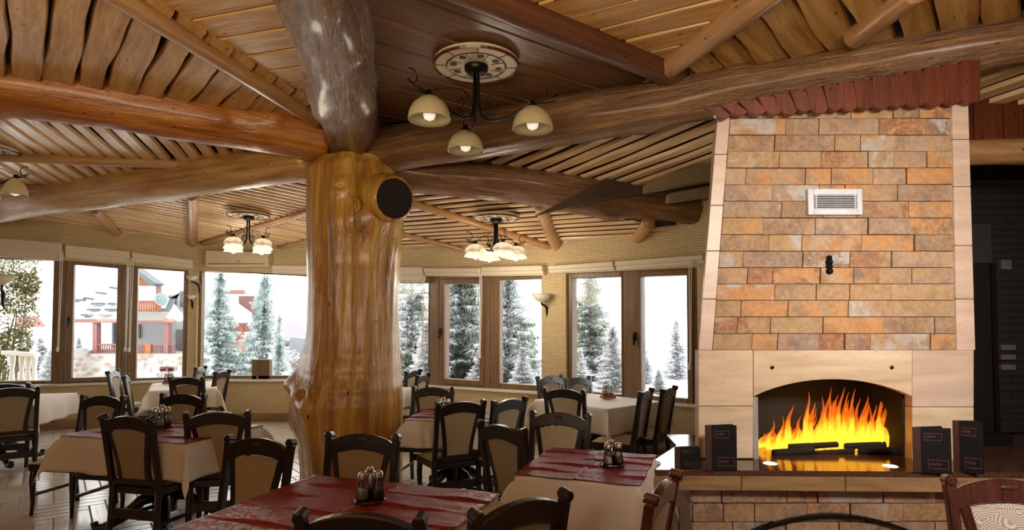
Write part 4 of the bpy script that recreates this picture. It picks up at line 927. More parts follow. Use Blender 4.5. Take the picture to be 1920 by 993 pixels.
# firebox
fb = MB(); x0, zz0 = P4(1413, 866); x1, _ = P4(1707, 866); zt = fz(700)
fb.box(x0-0.03, x1+0.03, FY+0.55, FY+0.6, zz0-0.05, zt+0.1); fb.box(x0-0.06, x0, FY+0.07, FY+0.6, zz0-0.05, zt+0.1); fb.box(x1, x1+0.06, FY+0.07, FY+0.6, zz0-0.05, zt+0.1); fb.box(x0-0.06, x1+0.06, FY+0.07, FY+0.6, zt+0.05, zt+0.12)
fb.box(x0-0.03, x1+0.03, FY+0.05, FY+0.58, zz0-0.06, zz0-0.005)
fpart(fb, 'firebox', M['soot'])
m = MB(); m.box(x0+0.0, x0+0.035, FY+0.0, FY+0.30, zz0, fz(744)); fpart(m, 'door_jamb', plain('grey_jamb', (0.30, 0.27, 0.26), 0.6))
# stone ledge: top plate, edge blocks
m = MB(); lt = [atz(1197, 880, 0.70), atz(1782, 884, 0.70), Vector((4.2, 3.58, 0.7)), Vector((4.4, 4.9, 0.7)), Vector((1.28, 4.9, 0.7)), atz(1268, 834, 0.70)]
zt_ = ZS; n = len(lt)
m.add([(p.x, p.y, zt_-0.035) for p in lt]+[(p.x, p.y, zt_) for p in lt], [tuple(range(n-1, -1, -1)), tuple(range(n, 2*n))]+[(i, (i+1) % n, (i+1) % n+n, i+n) for i in range(n)])
fpart(m, 'ledge_top', M['slabtop'], bevel=0.004)
segs = [(lt[5], lt[0], 1), (lt[0], lt[1], 3), (lt[1], lt[2], 2)]
for a, b, k in segs:
    for i in range(k):
        p, q = a.lerp(b, i/k), a.lerp(b, (i+1)/k); d = (q-p).normalized(); nn = Vector((d.y, -d.x, 0)); p = p+d*0.002-nn*0.0; q = q-d*0.002; m = MB()
        pi, qi = p-nn*0.14+d*0.0, q-nn*0.14
        zb0 = zt_-0.125
        m.hexa([(p.x, p.y, zb0), (q.x, q.y, zb0), (qi.x, qi.y, zb0), (pi.x, pi.y, zb0), (p.x, p.y, zt_-0.036), (q.x, q.y, zt_-0.036), (qi.x, qi.y, zt_-0.036), (pi.x, pi.y, zt_-0.036)]); fpart(m, 'ledge_edge_block', M['slabedge'], bevel=0.004)
# lower body with stone cladding and an arched iron trim
BY = 3.83; bx0 = fx(1294, BY); zb = zt_-0.125
m = MB(); m.box(bx0+0.02, 4.0, BY+0.03, 4.7, 0, zb); fpart(m, 'base_core', M['grout'])
z = zb; cnt = 0; R = random.Random(4)
while z > 0.02:
    h_ = min(0.118, z); x = bx0; first = R.uniform(0.12, 0.42)
    while x < 3.3:
        w = first or R.choice([0.2, 0.28, 0.34, 0.42]); first = None; x2 = min(x+w, 3.3); yo = BY-R.uniform(0, 0.015)
        m = MB(); m.box(x+0.003, x2-0.003, yo, BY+0.05, z-h_+0.003, z-0.003); fpart(m, 'stone', M['stone_low'], bevel=0.003); x = x2
    z -= h_
z = zb
while z > 0.02:                                  # left return
    h_ = min(0.118, z); y = BY
    while y < 4.68:
        w = R.choice([0.2, 0.28, 0.34]); y2 = min(y+w, 4.7)
        m = MB(); m.box(bx0-R.uniform(0, 0.012), bx0+0.04, y+0.003, y2-0.003, z-h_+0.003, z-0.003); fpart(m, 'stone', M['stone_low'], bevel=0.003); y = y2
    z -= h_
ap = []; 
for i in range(25):
    u = -1+2*i/24; p = atY(1560+150*u, 963+32*abs(u)**2.0, BY-0.03); ap.append((p.x-0, p.z))
m = MB(); m.strip([(x, z-0.022) for x, z in ap], ap, BY-0.045, BY+0.0); m.tube([(ap[0][0], BY-0.02, ap[0][1]), (ap[0][0], BY-0.02, 0)], 0.012, 6); m.tube([(ap[-1][0], BY-0.02, ap[-1][1]), (ap[-1][0], BY-0.02, 0)], 0.012, 6); fpart(m, 'iron_arch_trim', M['iron'])
for px in (1444, 1669):
    p = atz(px, 868 if px < 1500 else 873, zt_+0.001); m = MB(); m.lathe([(0, 0.0035), (0.040, 0.0035), (0.046, 0.0)], 24, T(p.x, p.y, zt_)); s_ = fpart(m, 'recessed_spot', M['spot'])
# scalloped red boards over the hood
R = random.Random(8); x = 1340; k = 0; sb = thing('scalloped_board_valance', 'row of dark red round-ended boards above the stone hood', 'valance', (fx(1340), FY-0.08, fz(150)))
SO = Vector((fx(1340), FY-0.08, fz(150)))
while x < 1812:
    w = R.uniform(28, 37); x2 = x+w; yb = lerp(222, 196, (x-1340)/470)+R.uniform(-2, 3)-(3 if 1 else 0); tilt = lerp(-16, 0, min(1, (x-1340)/330))
    yt = lerp(198, 112, (x-1340)/470); pts = [P4(x2+tilt*1.5, yt, FY-0.08), P4(x+tilt*1.5, yt, FY-0.08)]
    arc = [P4(x+(x2-x)*q/8, yb-7+9*math.sin(PI*q/8)**0.7, FY-0.08) for q in range(9)]
    poly = [pts[1]]+arc+[pts[0]]; m = MB(); bl = [(a, b) for a, b in poly]
    m.prism(bl, FY-0.08-R.uniform(0, 0.012), FY-0.045); fpart(m, 'scalloped_board', M['redboard'], sb, 0.004, o=SO); x = x2-2
# fire
fire = thing('fire', 'orange and yellow log fire burning in the arched opening', 'fire', (fx(1560), FY+0.3, zz0))
R = random.Random(21); tips = [(1452, 782), (1470, 775), (1485, 755), (1500, 775), (1515, 730), (1525, 750), (1545, 738), (1560, 722), (1572, 735), (1580, 722), (1592, 730), (1602, 724), (1612, 742), (1625, 738), (1640, 755), (1655, 732), (1662, 745), (1675, 752), (1692, 745), (1697, 742), (1440, 815)]
for row in range(7):
    for i, (px, py) in enumerate(tips):
        Y = FY+0.26+0.045*row+R.uniform(-0.02, 0.02); px_ = min(1699, px+R.uniform(-9, 9)*(row > 0)); hh = 1 if row == 0 else R.uniform(0.0, 1.0); top = atY(px_, py+4+row*4+(1-hh)*48, Y); base = atY(px_-R.uniform(4, 20), 842 if px > 1446 else 838, Y)
        base.z = max(base.z, zz0+0.02); H = top.z-base.z
        if H < 0.06: H = 0.08
        path = []; rad = []; ph = R.uniform(0, 6); w = R.uniform(0.018, 0.046)
        for k in range(11):
            t = k/10; path.append((lerp(0, top.x-base.x, t)+0.016*math.sin(ph+t*7)*(0.3+t), 0.012*math.cos(ph+t*5), H*t)); rad.append(max(0.001, w*math.sin(PI*min(1, (0.14+t*0.86)))**0.75*(1.15-0.75*t)+0.0005))
        m = MB(); m.tube(path, rad, 8, flat=0.5); f = m.build('flame', M['flame'], fire, smooth=True); f.location = base-Vector((fx(1560), FY+0.3, zz0))
lp = bpy.data.lights.new('fire_glow', 'POINT'); lp.energy = 2.2; lp.color = (1, 0.42, 0.10); lp.shadow_soft_size = 0.15
lo = bpy.data.objects.new('fire_glow', lp); C.objects.link(lo); lo.location = (fx(1560), FY+0.15, zz0+0.3)
for k, (a, b, z, r) in enumerate((((1450, 848), (1525, 846), 0.030, 0.028), ((1530, 846), (1600, 850), 0.022, 0.022), ((1612, 850), (1690, 850), 0.032, 0.030), ((1480, 845), (1570, 842), 0.060, 0.022), ((1585, 842), (1660, 846), 0.062, 0.023))):
    p, q = atY(a[0], 850, FY+(0.13 if k < 3 else 0.20)+0.02*(k % 3)), atY(b[0], 850, FY+(0.15 if k < 3 else 0.21)+0.02*(k % 2)); p.z = q.z = zz0+z; q.z += 0.015
    log_obj('firewood_log', ['charred log at the left front of the fire', 'charred log in the middle front of the fire', 'charred log at the right front of the fire', 'charred log stacked behind at the left of the fire', 'charred log stacked behind at the right of the fire'][k], 'log', p, q, r, r*0.9, M['soot'], k+40, 0.12, 0, 14, 12, group='charred logs in the fire')
m = MB(); nn = 24; R = random.Random(3); vs_ = []
for j in range(9):
    for i in range(nn+1):
        vs_.append((lerp(x0, x1, i/nn), lerp(FY+0.06, FY+0.52, j/8), zz0-0.004+0.02*math.sin(PI*j/8)*(0.6+0.6*noise.noise(Vector((i*0.7, j*0.9, 0))))))
m.add(vs_, [(j*(nn+1)+i, j*(nn+1)+i+1, (j+1)*(nn+1)+i+1, (j+1)*(nn+1)+i) for j in range(8) for i in range(nn)])
tag(m.build('ash_bed', plain('grey_ash', (0.16, 0.155, 0.16), 0.9, var=0.6, scale=30), smooth=True), 'grey ash and embers under the burning logs', 'ash', kind='stuff')
# menus
def menu(px0, px1, pt, pb, label, spread, rz, red=False, lying=False):
    p = atz((px0+px1)/2, pb, zt_); s = F/p.y; w = (px1-px0)/s; h = (pb-pt)/s*1.02
    t = thing('menu_book', label, 'menu', (p.x, p.y, zt_), rz, 'leather menus on the stone ledge')
    for k, sgn in enumerate((1, -1)):
        A = rot(rz=sgn*spread); m = MB(); m.box(0, w, -0.004, 0.004, 0, h, T(-w/2, 0, 0) @ A); cov = m.build('cover', M['leather'], t, bevel=0.002)
        if k == 1:                                # the cover toward the viewer
            for a0, a1, b0, b1 in ((0.28, 0.76, 0.72, 0.88), (0.38, 0.92, 0.10, 0.30)):
                m = MB()
                for q in ((a0, a1, b0, b0+0.012), (a0, a1, b1-0.012, b1), (a0, a0+0.015, b0, b1), (a1-0.015, a1, b0, b1)): m.box(q[0]*w, q[1]*w, -0.0055, -0.004, q[2]*h, q[3]*h, T(-w/2, 0, 0) @ A)
                for j in range(5):
                    xx = lerp(a0+0.05, a1-0.10, j/6); m.box(xx*w, (xx+0.03)*w, -0.0052, -0.004, lerp(b0, b1, 0.38)*h, lerp(b0, b1, 0.62+0.1*(j % 2))*h, T(-w/2, 0, 0) @ A)
                m.build('stamped_panel', M['gold'], cov)
            m = MB(); m.box(0, w*0.2, -0.0052, -0.004, 0.001, h, T(-w/2, 0, 0) @ A); m.build('spine_strip', M['leather_red'], cov)
    m = MB(); m.box(0.004, w*0.95, -0.002, 0.002, 0.004, h*0.97, T(-w/2, 0, 0)); m.build('page', M['salt'], t)
menu(1265, 1312, 838, 877, 'small low menu at the left end of the stone ledge', 0.10, 0.05)
menu(1322, 1380, 799, 881, 'tall black menu left of the fire opening', 0.12, 0.10)
menu(1714, 1776, 803, 885, 'open black menu just right of the fire opening', 0.20, -0.05)
menu(1793, 1838, 792, 885, 'narrow half-turned black menu at the right end of the ledge', 0.25, -0.35)
for k in range(4):
    p = atz(1862, 833, zt_); m = MB(); m.box(-0.10+0.006*k, 0.10, -0.07, 0.07, 0, 0.02); tag(m.build('folded_napkin_stack', M['leather'], loc=(p.x, p.y, zt_+0.021*k), rz=0.05*k, bevel=0.003), 'dark flat folder, %s of the stack at the right end of the ledge' % ['lowest', 'second from bottom', 'second from top', 'topmost'][k], 'folder', 'stack of dark folders')
for o in [o for o in C.objects if o.name.startswith('folded_napkin_stack')]: o.name = 'menu_folder'
# ================================================================ DARK ROOM AT THE RIGHT
RY = 5.6
m = MB(); m.box(3.55, 8.5, RY, RY+0.2, 0, 3.9); m.v = [(x-3.55, y-RY, z) for x, y, z in m.v]
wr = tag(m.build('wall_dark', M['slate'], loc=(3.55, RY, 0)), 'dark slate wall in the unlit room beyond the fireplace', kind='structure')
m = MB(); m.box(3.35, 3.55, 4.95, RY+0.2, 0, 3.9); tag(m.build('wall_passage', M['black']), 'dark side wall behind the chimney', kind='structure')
dx0, dz0 = atY(1822, 985, RY).x, 0; dx1 = atY(1852, 500, RY).x; dzt = atY(1840, 494, RY).z
d = thing('door_1', 'black door opening in the dark slate wall', None, (dx0, RY, 0), kind='structure')
m = MB(); m.box(0, dx1-dx0, -0.03, -0.01, 0, dzt); m.build('door_leaf', M['black'], d); m = MB(); m.box(dx1-dx0-0.01, dx1-dx0+0.03, -0.06, 0, 0, dzt); m.build('door_frame', M['chair'], d)
m = MB(); m.box(-0.01, dx1-dx0, -0.05, -0.01, dzt+0.0, atY(1840, 422, RY).z); m.build('door_transom', plain('dark_grey_panel', (0.045, 0.045, 0.05), 0.5), d)
def plate(px0, px1, py0, py1, label):
    a, b = atY(px0, py1, RY-0.02), atY(px1, py0, RY-0.02); m = MB(); m.box(0, b.x-a.x, -0.02, 0.018, 0, b.z-a.z); m.box((b.x-a.x)*0.3, (b.x-a.x)*0.7, -0.026, -0.02, (b.z-a.z)*0.3, (b.z-a.z)*0.7)
    tag(m.build('switch_plate', plain('grey_switch', (0.16, 0.15, 0.15), 0.4), loc=(a.x, RY-0.018, a.z), bevel=0.003), label, 'switch', 'wall switches in the dark room')
plate(1876, 1894, 487, 505, 'square grey thermostat plate on the dark slate wall')
plate(1876, 1902, 646, 656, 'top one of three grey switch plates on the slate wall'); plate(1876, 1902, 664, 674, 'middle one of three grey switch plates on the slate wall'); plate(1876, 1902, 683, 693, 'bottom one of three grey switch plates on the slate wall')
# red boards and light lintel beam on the right
R = random.Random(31); rv = thing('board_fascia', 'dark red vertical board fascia at the right edge above the lintel beam', 'fascia', atY(1810, 268, 4.7)); RO = atY(1810, 268, 4.7)
x = 1800
while x < 2500:
    w = R.uniform(26, 34); m = MB(); m.prism([P4(x, 268, 4.7), P4(x+w-1, 268, 4.7), P4(x+w-1, 60, 4.7), P4(x, 60, 4.7)], 4.7-R.uniform(0, 0.012), 4.74); fpart(m, 'fascia_board', M['redboard'], rv, 0.004, o=RO); x += w
a, b = atY(1790, 287, 4.75), atY(2500, 275, 4.75)
log_obj('lintel_beam', 'light orange squared log lintel at the right edge above the dark room', 'beam', a, b, 0.105, 0.12, M['pole'], 61, 0.07, 0, 80, 20, knobs=6)
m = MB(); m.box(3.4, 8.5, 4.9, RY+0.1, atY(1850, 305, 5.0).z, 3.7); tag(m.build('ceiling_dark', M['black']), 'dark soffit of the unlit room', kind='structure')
m = MB(); m.box(3.62, 6.0, 4.95, 5.45, 0, 0.62); tag(m.build('dark_cabinet', M['leather'], bevel=0.01), 'low dark cabinet in the unlit room beyond the ledge', 'cabinet')
# ================================================================ OUTSIDE
GZ = -0.6
m = MB(); n = 40; vs_ = []
for j in range(n+1):
    for i in range(n+1):
        x, y = lerp(-70, 70, i/n), lerp(11.8, 95, (j/n)**1.4); vs_.append((x, y, GZ+0.25*noise.noise(Vector((x*0.15, y*0.15, 0)))-max(0, x-2)*0.012*(y-11)*0.4*0))
m.add(vs_, [(j*(n+1)+i, j*(n+1)+i+1, (j+1)*(n+1)+i+1, (j+1)*(n+1)+i) for j in range(n) for i in range(n)])
tag(m.build('snowy_ground', M['snow'], smooth=True), 'snow covered ground outside the windows', kind='structure')
# --- spruces
def spruce_mesh(seed, nb, dens, snow_mat, name, droop=0.35):
    R = random.Random(seed); m = MB(); vs_, fs = [], []
    for b in range(nb):
        t = (b+R.random())/nb; t = t**1.05; z = 0.03+0.97*t; L = 0.25*(1-t)**0.85*R.uniform(0.7, 1.15)+0.012; az = R.uniform(0, 2*PI); e = Vector((math.cos(az), math.sin(az), 0)); s = Vector((-e.y, e.x, 0))
        k = max(3, int(dens*L/0.25))
        for i in range(k):
            u = (i+1)/k; p = e*(L*u)+Vector((0, 0, z-droop*L*u+0.18*L*u*u)); w = (0.022+0.035*(1-u))*(0.5+L*2.2)
            for sg in (-1, 1):
                tip = p+s*sg*w*R.uniform(0.8, 1.6)+e*w*0.9+Vector((0, 0, -w*R.uniform(0.3, 1.0))); q = len(vs_)
                vs_ += [p-e*w*0.35, p+e*w*0.35, tip]; fs.append((q, q+1, q+2))
            q = len(vs_); hang = Vector((0, 0, -w*1.5*R.uniform(0.5, 1.2))); vs_ += [p-e*w*0.5, p+e*w*0.5, p+hang+s*w*R.uniform(-0.3, 0.3)]; fs.append((q, q+1, q+2))
    m.add(vs_, fs); me = bpy.data.meshes.new(name); me.from_pydata(m.v, [], m.f); me.materials.append(M[snow_mat]); return me
SM = [spruce_mesh(1, 520, 14, 'spruce', 'spruce_a'), spruce_mesh(2, 520, 14, 'spruce_cool', 'spruce_b'), spruce_mesh(3, 230, 9, 'spruce', 'spruce_c', 0.1), spruce_mesh(4, 520, 14, 'twig', 'spruce_d')]
trm = MB(); trm.tube([(0, 0, 0), (0, 0, 0.5), (0, 0, 0.97)], [0.013, 0.008, 0.001], 7); trme = bpy.data.meshes.new('trunk'); trme.from_pydata(trm.v, [], trm.f); trme.materials.append(M['bark'])
def spruce(px, ptop, D, label, k=0, wide=1.0, base=None, group='snowy spruces outside the windows'):
    p = atY(px, ptop, D); zb = GZ-0.1 if base is None else atY(px, base, D).z; H = p.z-zb
    t = thing('spruce_tree', label, 'tree', (p.x, D, zb), (px*1.7) % 6, group)
    for nm, me in (('trunk', trme), ('foliage', SM[k])):
        o = bpy.data.objects.new(nm, me); C.objects.link(o); o.parent = t; o.scale = (H*wide, H*wide, H)
spruce(412, 492, 17, 'tall frosty spruce left of the air conditioner box', 1, 0.85)
spruce(497, 490, 17.5, 'tall frosty spruce below the right end of the air conditioner', 1, 0.85)
spruce(378, 588, 15.5, 'short frosty spruce against the narrow pier', 1, 0.7)
spruce(524, 590, 16, 'short frosty spruce right of the twin tall ones', 1, 0.7)
spruce(552, 655, 13.2, 'small snowy pine at the foot of the window left of the trunk', 2, 1.3)
spruce(772, 470, 15, 'big snowy spruce just right of the trunk', 0, 1.15)
spruce(864, 400, 17, 'tall snowy spruce filling the narrow casement right of the trunk', 0, 1.1)
spruce(952, 440, 16, 'snowy spruce left of the wall sconce', 0, 0.95)
spruce(998, 618, 18, 'small snowy spruce just left of the wall sconce', 0, 0.9)
spruce(980, 650, 14, 'low frosted spruce at the foot of the sconce side window', 3, 1.3)
spruce(800, 600, 13.5, 'low frosted spruce hugging the post right of the trunk', 3, 1.1)
spruce(900, 655, 13.4, 'low frosted bushy spruce under the tall one', 3, 1.5)
spruce(1106, 480, 15, 'great snowy spruce in the window right of the sconce', 0, 1.05)
spruce(1150, 610, 14, 'frosted lower spruce beside the great one', 3, 1.15)
spruce(1085, 655, 13, 'low frosted spruce in front of the great one', 3, 1.5)
spruce(1268, 598, 24, 'slim pale spruce alone in the rightmost window', 3, 1.1)
spruce(1212, 655, 22, 'distant low spruce at the left of the rightmost window', 3, 1.2)
spruce(1235, 692, 15, 'frosted young spruce along the bottom of the rightmost window', 3, 1.6)
spruce(1062+30, 560, 20, 'grey frosted spruce behind the great one', 3, 1.3)
spruce(925, 640, 20, 'distant frosted spruce between the two tall ones right of the trunk', 3, 1.5)
spruce(750, 600, 22, 'distant frosted spruce at the right edge of the trunk', 3, 1.4)
spruce(112, 615, 24, 'distant hazy spruce between the bush and the house', 3, 1.0)
spruce(75, 632, 19, 'frosted low tree behind the white balusters', 3, 1.6)
spruce(148, 632, 23, 'frosted tree at the left corner of the house', 3, 1.0)
spruce(98, 655, 14, 'frosted shrub-like spruce beside the balusters', 3, 1.6)
# --- the green bush at the left
R = random.Random(7); m = MB()
bc = [(10, 540, 0.55), (25, 500, 0.45), (-25, 520, 0.7), (20, 590, 0.5), (-20, 620, 0.7), (35, 560, 0.35), (5, 660, 0.45), (-40, 680, 0.6), (50, 530, 0.25), (30, 640, 0.3), (-5, 480, 0.5), (15, 700, 0.4)]
BD = 12.4; bo = atY(0, 700, BD); bo.z = GZ
for i in range(9000):
    px, py, r = R.choice(bc); c = atY(px, py, BD); v = Vector((R.gauss(0, 1), R.gauss(0, 1), R.gauss(0, 1))).normalized()*r*R.uniform(0.5, 1.0)**0.5; p = c+v-bo
    a = Vector((R.gauss(0, 1), R.gauss(0, 1), R.gauss(0, 1)-0.6)).normalized(); b = a.cross(Vector((R.random(), R.random(), R.random()))).normalized(); l, w = R.uniform(0.05, 0.09), R.uniform(0.015, 0.026)
    q = [p, p+a*l*0.5+b*w, p+a*l, p+a*l*0.5-b*w]; m.add(q, [(0, 1, 2, 3)])
t = thing('leafy_bush', 'tall green and yellow leafy bush outside the leftmost window', 'bush', bo)
m.build('foliage', M['leaf'], t); m = MB()
for k in range(7): m.tube([(0.1*k-0.3, 0, 0), (0.12*k-0.35, 0.1, 1.2), (R.uniform(-0.7, 0.5), 0, 2.5)], [0.05, 0.035, 0.01], 6)
m.build('stems', M['bark'], t)
# --- balusters / terrace rail outside
t = thing('garden_balustrade', 'pale weathered balustrade outside the leftmost window', 'balustrade', atY(45, 712, 11.6)); bo = atY(45, 712, 11.6)
for px in (22, 40, 52, 64):
    a = atY(px, 712, 11.6)-bo; m = MB(); m.tube([(a.x, 0, a.z-0.6), (a.x, 0, a.z), (a.x, 0, a.z+0.2), (a.x, 0, a.z+0.42), (a.x, 0, a.z+0.5)], [0.06, 0.05, 0.035, 0.055, 0.05], 8); m.build('baluster', M['white'], t, smooth=True)
a, b = atY(8, 660, 11.6)-bo, atY(70, 664, 11.6)-bo; m = MB(); m.hexa([(a.x, -0.08, a.z-0.04), (b.x, -0.08, b.z-0.04), (b.x, 0.08, b.z-0.04), (a.x, 0.08, a.z-0.04), (a.x, -0.08, a.z+0.03), (b.x, -0.08, b.z+0.03), (b.x, 0.08, b.z+0.03), (a.x, 0.08, a.z+0.03)]); m.build('top_rail', M['white'], t)
# --- main house
HD = 23.0; HO = atY(140, 705, HD); HO.z = GZ
house = thing('alpine_house', 'white alpine house with snowy roof, red posts and gabled balcony', 'house', HO)
def hp(pts, y0, y1, name, mat, parent=None, o=None, D=None):
    m = MB(); q = [atY(x, y, D or HD) for x, y in pts]; oo = o or HO; m.prism([(p.x-oo.x, p.z-oo.z) for p in q], y0, y1); return m.build(name, M[mat], parent or house)
hp([(168, 720), (478, 720), (478, 598), (168, 598)], 1.6, 2.6, 'ground_floor_wall', 'housewall')
hp([(255, 598), (345, 598), (345, 520), (300, 505), (255, 530)], 1.8, 2.4, 'upper_floor_wall', 'housewall')
# snowy roofs (sloping slabs)
def slope(pts, name, mat, th=0.12, parent=None, oo=None):      # pts: (px,py,Y)
    o = oo or HO; q = [atY(a, b, d)-o for a, b, d in pts]; n = len(q); up = Vector((0, 0, th)); m = MB()
    m.add([tuple(p) for p in q]+[tuple(p+up) for p in q], [tuple(range(n)), tuple(range(2*n-1, n-1, -1))]+[(i, i+n, (i+1) % n+n, (i+1) % n) for i in range(n)]); return m.build(name, M[mat], parent or house)
rf = slope([(146, 600, HD-0.6), (345, 600, HD-0.6), (300, 535, HD+4), (216, 517, HD+4.5), (140, 563, HD+3.4)], 'snow_roof', 'snow', 0.1)
slope([(138, 564, HD+3.3), (218, 512, HD+5), (258, 495, HD+6), (330, 500, HD+6), (345, 560, HD+3.2)], 'snow_roof', 'snow', 0.12)
for k, (x, y, w) in enumerate(((166, 558, 14), (190, 548, 16), (212, 538, 10), (184, 569, 22), (210, 569, 10), (176, 580, 20), (208, 580, 18), (164, 590, 18), (198, 590, 20), (150, 562, 16), (232, 590, 14), (168, 570, 0))):
    if not w: continue
    kk = (600-y)/83; Y = lerp(HD-0.75, HD+3.6, kk); a, b = atY(x-w/2, y, Y-0.35), atY(x+w/2, y+(2 if k < 3 else 0), Y-0.35); m = MB(); a -= HO; b -= HO
    m.hexa([(a.x, a.y-0.1, a.z-0.05), (b.x, b.y-0.1, b.z-0.05), (b.x, b.y+0.1, b.z-0.05), (a.x, a.y+0.1, a.z-0.05), (a.x, a.y-0.1, a.z+0.04), (b.x, b.y-0.1, b.z+0.04), (b.x, b.y+0.1, b.z+0.04), (a.x, a.y+0.1, a.z+0.04)]); m.build('bare_shingle_strip', M['roofdark'], rf)
hp([(144, 605), (345, 605), (345, 598), (144, 598)], -0.75, -0.55, 'fascia', 'redwood')
hp([(138, 567), (160, 567), (160, 563), (138, 561)], -0.75+0.3, -0.3, 'gutter', 'roofdark')
slope([(255, 600, HD-0.9), (307, 600, HD-0.9), (322, 578, HD-0.4), (330, 562, HD), (336, 552, HD), (318, 562, HD), (310, 580, HD-0.3), (255, 582, HD-0.2)], 'dark_tiled_roof', 'roofdark', 0.06)
# gable and balcony
hp([(256, 532), (278, 507), (301, 532)], -0.5, -0.3, 'orange_gable', 'orangewood')
hp([(250, 530), (278, 503), (278, 510), (254, 538)], -0.9, -0.3, 'gable_verge', 'roofdark'); hp([(276, 503), (318, 534), (310, 538), (276, 511)], -0.9, -0.3, 'gable_verge', 'roofdark')
hp([(255, 537), (310, 537), (310, 532), (255, 532)], -0.5, -0.3, 'gable_beam', 'redwood')
for x in (265, 309): hp([(x-2.5, 584), (x+2.5, 584), (x+2.5, 535), (x-2.5, 535)], -0.5, -0.3, 'balcony_post', 'redwood')
hp([(262, 567), (320, 567), (320, 564), (262, 564)], -0.6, -0.4, 'balcony_rail', 'redwood')
for k in range(12):
    x = 266+k*4.4; hp([(x, 583), (x+2.7, 583), (x+2.7, 567), (x, 567)], -0.55, -0.5, 'balcony_slat', 'orangewood')
for x0, x1, y0, y1 in ((291, 305, 541, 572), (313, 326, 541, 570), (268, 282, 550, 568)): hp([(x0, y1), (x1, y1), (x1, y0), (x0, y0)], 1.7, 1.82, 'upper_window', 'darkglass')
d_ = atY(302, 561, HD-0.9)-HO; m = MB(); m.lathe([(0, 0.02), (0.14, 0.015), (0.24, 0.0), (0.25, 0.01), (0.15, 0.03)], 24, T(*d_) @ rot(rx=PI/2+0.2)); m.tube([d_+Vector((0, -0.02, -0.05)), d_+Vector((0, -0.25, 0.0))], 0.015, 6); tag(m.build('satellite_dish', M['dish'], house), 'round grey-green satellite dish on the balcony')
# porch
for x in (201, 267, 331): hp([(x-4, 661), (x+4, 661), (x+4, 604), (x-4, 604)], -0.7, -0.45, 'porch_post', 'redwood')
hp([(198, 646), (345, 646), (345, 643), (198, 643)], -0.65, -0.55, 'porch_rail', 'redwood'); hp([(198, 662), (345, 662), (345, 659), (198, 659)], -0.65, -0.55, 'porch_rail', 'redwood')
for k in range(33):
    x = 207+k*4.2; hp([(x, 660), (x+1.6, 660), (x+1.6, 645), (x, 645)], -0.62, -0.58, 'porch_baluster', 'redwood')
hp([(291, 658), (304, 658), (304, 618), (291, 618)], 1.4, 1.62, 'front_door', 'darkglass'); hp([(207, 635), (216, 635), (216, 608), (207, 608)], 1.5, 1.62, 'porch_window', 'darkglass'); hp([(292, 662), (303, 662), (303, 643), (292, 643)], -0.7, -0.6, 'porch_gate', 'orangewood')
hp([(164, 655), (168, 655), (168, 603), (164, 603)], 1.4, 1.6, 'downpipe', 'roofdark')
hp([(170, 720), (478, 720), (478, 661), (196, 661), (196, 655), (170, 655)], -0.9, 1.5, 'stone_plinth', 'rubble')
hp([(157, 700), (196, 700), (196, 651), (157, 651)], -1.6, -0.9, 'stone_gate_pillar', 'rubble')
# right wing seen between the spruces
slope([(425, 547, HD-0.8), (480, 547, HD-0.8), (478, 512, HD+3), (425, 512, HD+3)], 'snow_roof', 'snow', 0.1)
hp([(425, 553), (476, 553), (476, 546), (425, 546)], -0.9, -0.7, 'fascia', 'redwood'); hp([(425, 598), (478, 598), (478, 552), (425, 552)], 1.0, 1.4, 'wing_upper_wall', 'redwood')
slope([(425, 605, HD-1.0), (474, 605, HD-1.0), (472, 590, HD-0.2), (430, 560, HD+1), (425, 560, HD+1)], 'snow_roof', 'snow', 0.08)
hp([(425, 645), (478, 645), (478, 604), (425, 604)], -0.3, 0.1, 'wing_wall', 'redwood'); hp([(425, 662), (480, 662), (480, 646), (425, 646)], -0.9, -0.8, 'wing_balcony_front', 'orangewood')
for x in (441, 458): hp([(x, 640), (x+5, 640), (x+5, 612), (x, 612)], -0.35, -0.28, 'wing_window', 'orangewood')
q = [(442, 706), (461, 706), (461, 690), (457, 685), (451, 683), (446, 685), (442, 690)]; hp(q, -1.0, -0.88, 'cellar_door', 'redwood')
# left distant red roof, right barn
o1 = atY(48, 612, 40); t = thing('distant_house', 'far house with a faded red roof behind the bush', 'house', o1)
hp([(28, 612), (70, 612), (52, 592), (36, 592)], 0, 0.8, 'red_roof', 'redwood', t, o1, 40); hp([(32, 690), (66, 690), (66, 612), (32, 612)], 0.1, 0.7, 'wall', 'housewall', t, o1, 40)
o1 = atY(550, 700, 30); t = thing('grey_roofed_barn', 'barn with big mauve grey roof seen left of the trunk', 'barn', o1)
slope([(522, 642, 29), (576, 642, 29), (574, 625, 31), (562, 605, 34), (522, 604, 34)], 'roof', 'roofmauve', 0.1, t, o1); slope([(536, 672, 26), (580, 672, 26), (578, 640, 28), (545, 636, 28)], 'lower_roof', 'roofdark', 0.1, t, o1)
hp([(522, 700), (580, 700), (580, 640), (522, 640)], 0, 2, 'wall', 'redwood', t, o1, 30)
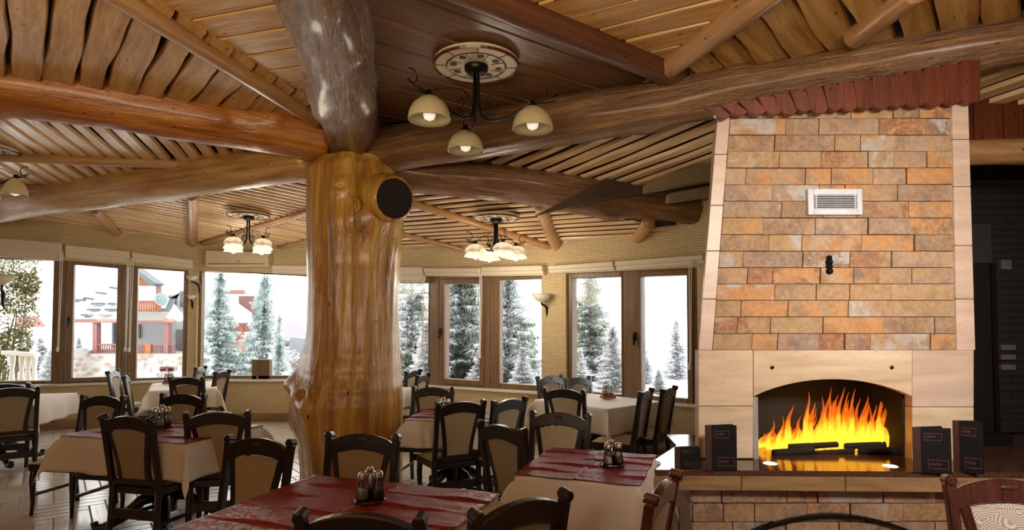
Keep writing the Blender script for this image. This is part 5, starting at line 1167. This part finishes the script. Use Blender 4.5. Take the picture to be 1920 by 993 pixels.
# house eave top left, boulders, flowers
def boulder(px, py, r, label, seed):
    p = atz(px, py+4, GZ+0.05); m = MB(); vs_ = []; n1, n2 = 14, 9
    for j in range(n2+1):
        for i in range(n1):
            th, ph = PI*j/n2, 2*PI*i/n1; v = Vector((math.sin(th)*math.cos(ph)*1.3, math.sin(th)*math.sin(ph), math.cos(th)*0.8)); f = 1+0.25*noise.noise(v*1.7+Vector((seed, 0, 0))); vs_.append(v*r*f*p.y/16)
    m.add(vs_, [(j*n1+i, (j+1)*n1+i, (j+1)*n1+(i+1) % n1, j*n1+(i+1) % n1) for j in range(n2) for i in range(n1)]); o = m.build('boulder', M['rubble'], smooth=True, loc=p); tag(o, label, 'boulder', 'boulders in the snow')
    m = MB(); m.add([Vector((v.x*0.9, v.y*0.9, v.z+0.05)) for v in vs_[:n1*4]], [(j*n1+i, (j+1)*n1+i, (j+1)*n1+(i+1) % n1, j*n1+(i+1) % n1) for j in range(3) for i in range(n1)]); m.build('snow_cap', M['snow'], o, smooth=True)
boulder(178, 692, 0.16, 'larger brown boulder with a snow cap outside the left casement', 1); boulder(144, 684, 0.11, 'smaller snow-capped boulder at the left of the casement view', 5)
R = random.Random(2); p = atY(268, 712, 15); t = thing('bare_shrub', 'bare twiggy hedge below the porch', 'shrub', p); m = MB()
for k in range(90):
    x = R.uniform(-0.35, 0.95); m.tube([(x, R.uniform(-0.2, 0.2), -0.2), (x+R.uniform(-0.08, 0.08), R.uniform(-0.2, 0.2), R.uniform(0.3, 0.5))], [0.012, 0.005], 4, caps=False)
tag(m.build('twigs', M['twig'], t), kind='stuff'); m = MB()
for k in range(60): m.add([(lerp(0.45, 0.85, R.random())+a, R.uniform(-0.2, 0.1), 0.27+R.uniform(-0.06, 0.06)+b) for a, b in ((0, 0), (0.04, 0), (0.04, 0.03), (0, 0.03))], [(0, 1, 2, 3)])
p2 = thing('red_flowers', 'patch of red flowers in the hedge below the porch', 'flowers', p); tag(m.build('petals', M['redwood'], p2), kind='stuff')
# --- the hall behind the viewer (out of frame)
m = MB(); m.box(-12, -11.7, -4.5, 7.5, 0, 3.95); tag(m.build('wall_side', M['ledge']), 'left side wall out of view ', kind='structure')
m = MB(); m.box(-12, 9, -4.7, -4.5, 0, 3.95); tag(m.build('wall_rear', M['ledge']), 'rear wall out of view', kind='structure')
m = MB(); m.box(8.5, 8.7, -4.5, 6, 0, 3.95); tag(m.build('wall_far_right', M['ledge']), 'right side wall out of view', kind='structure')
bpy.context.view_layer.update()
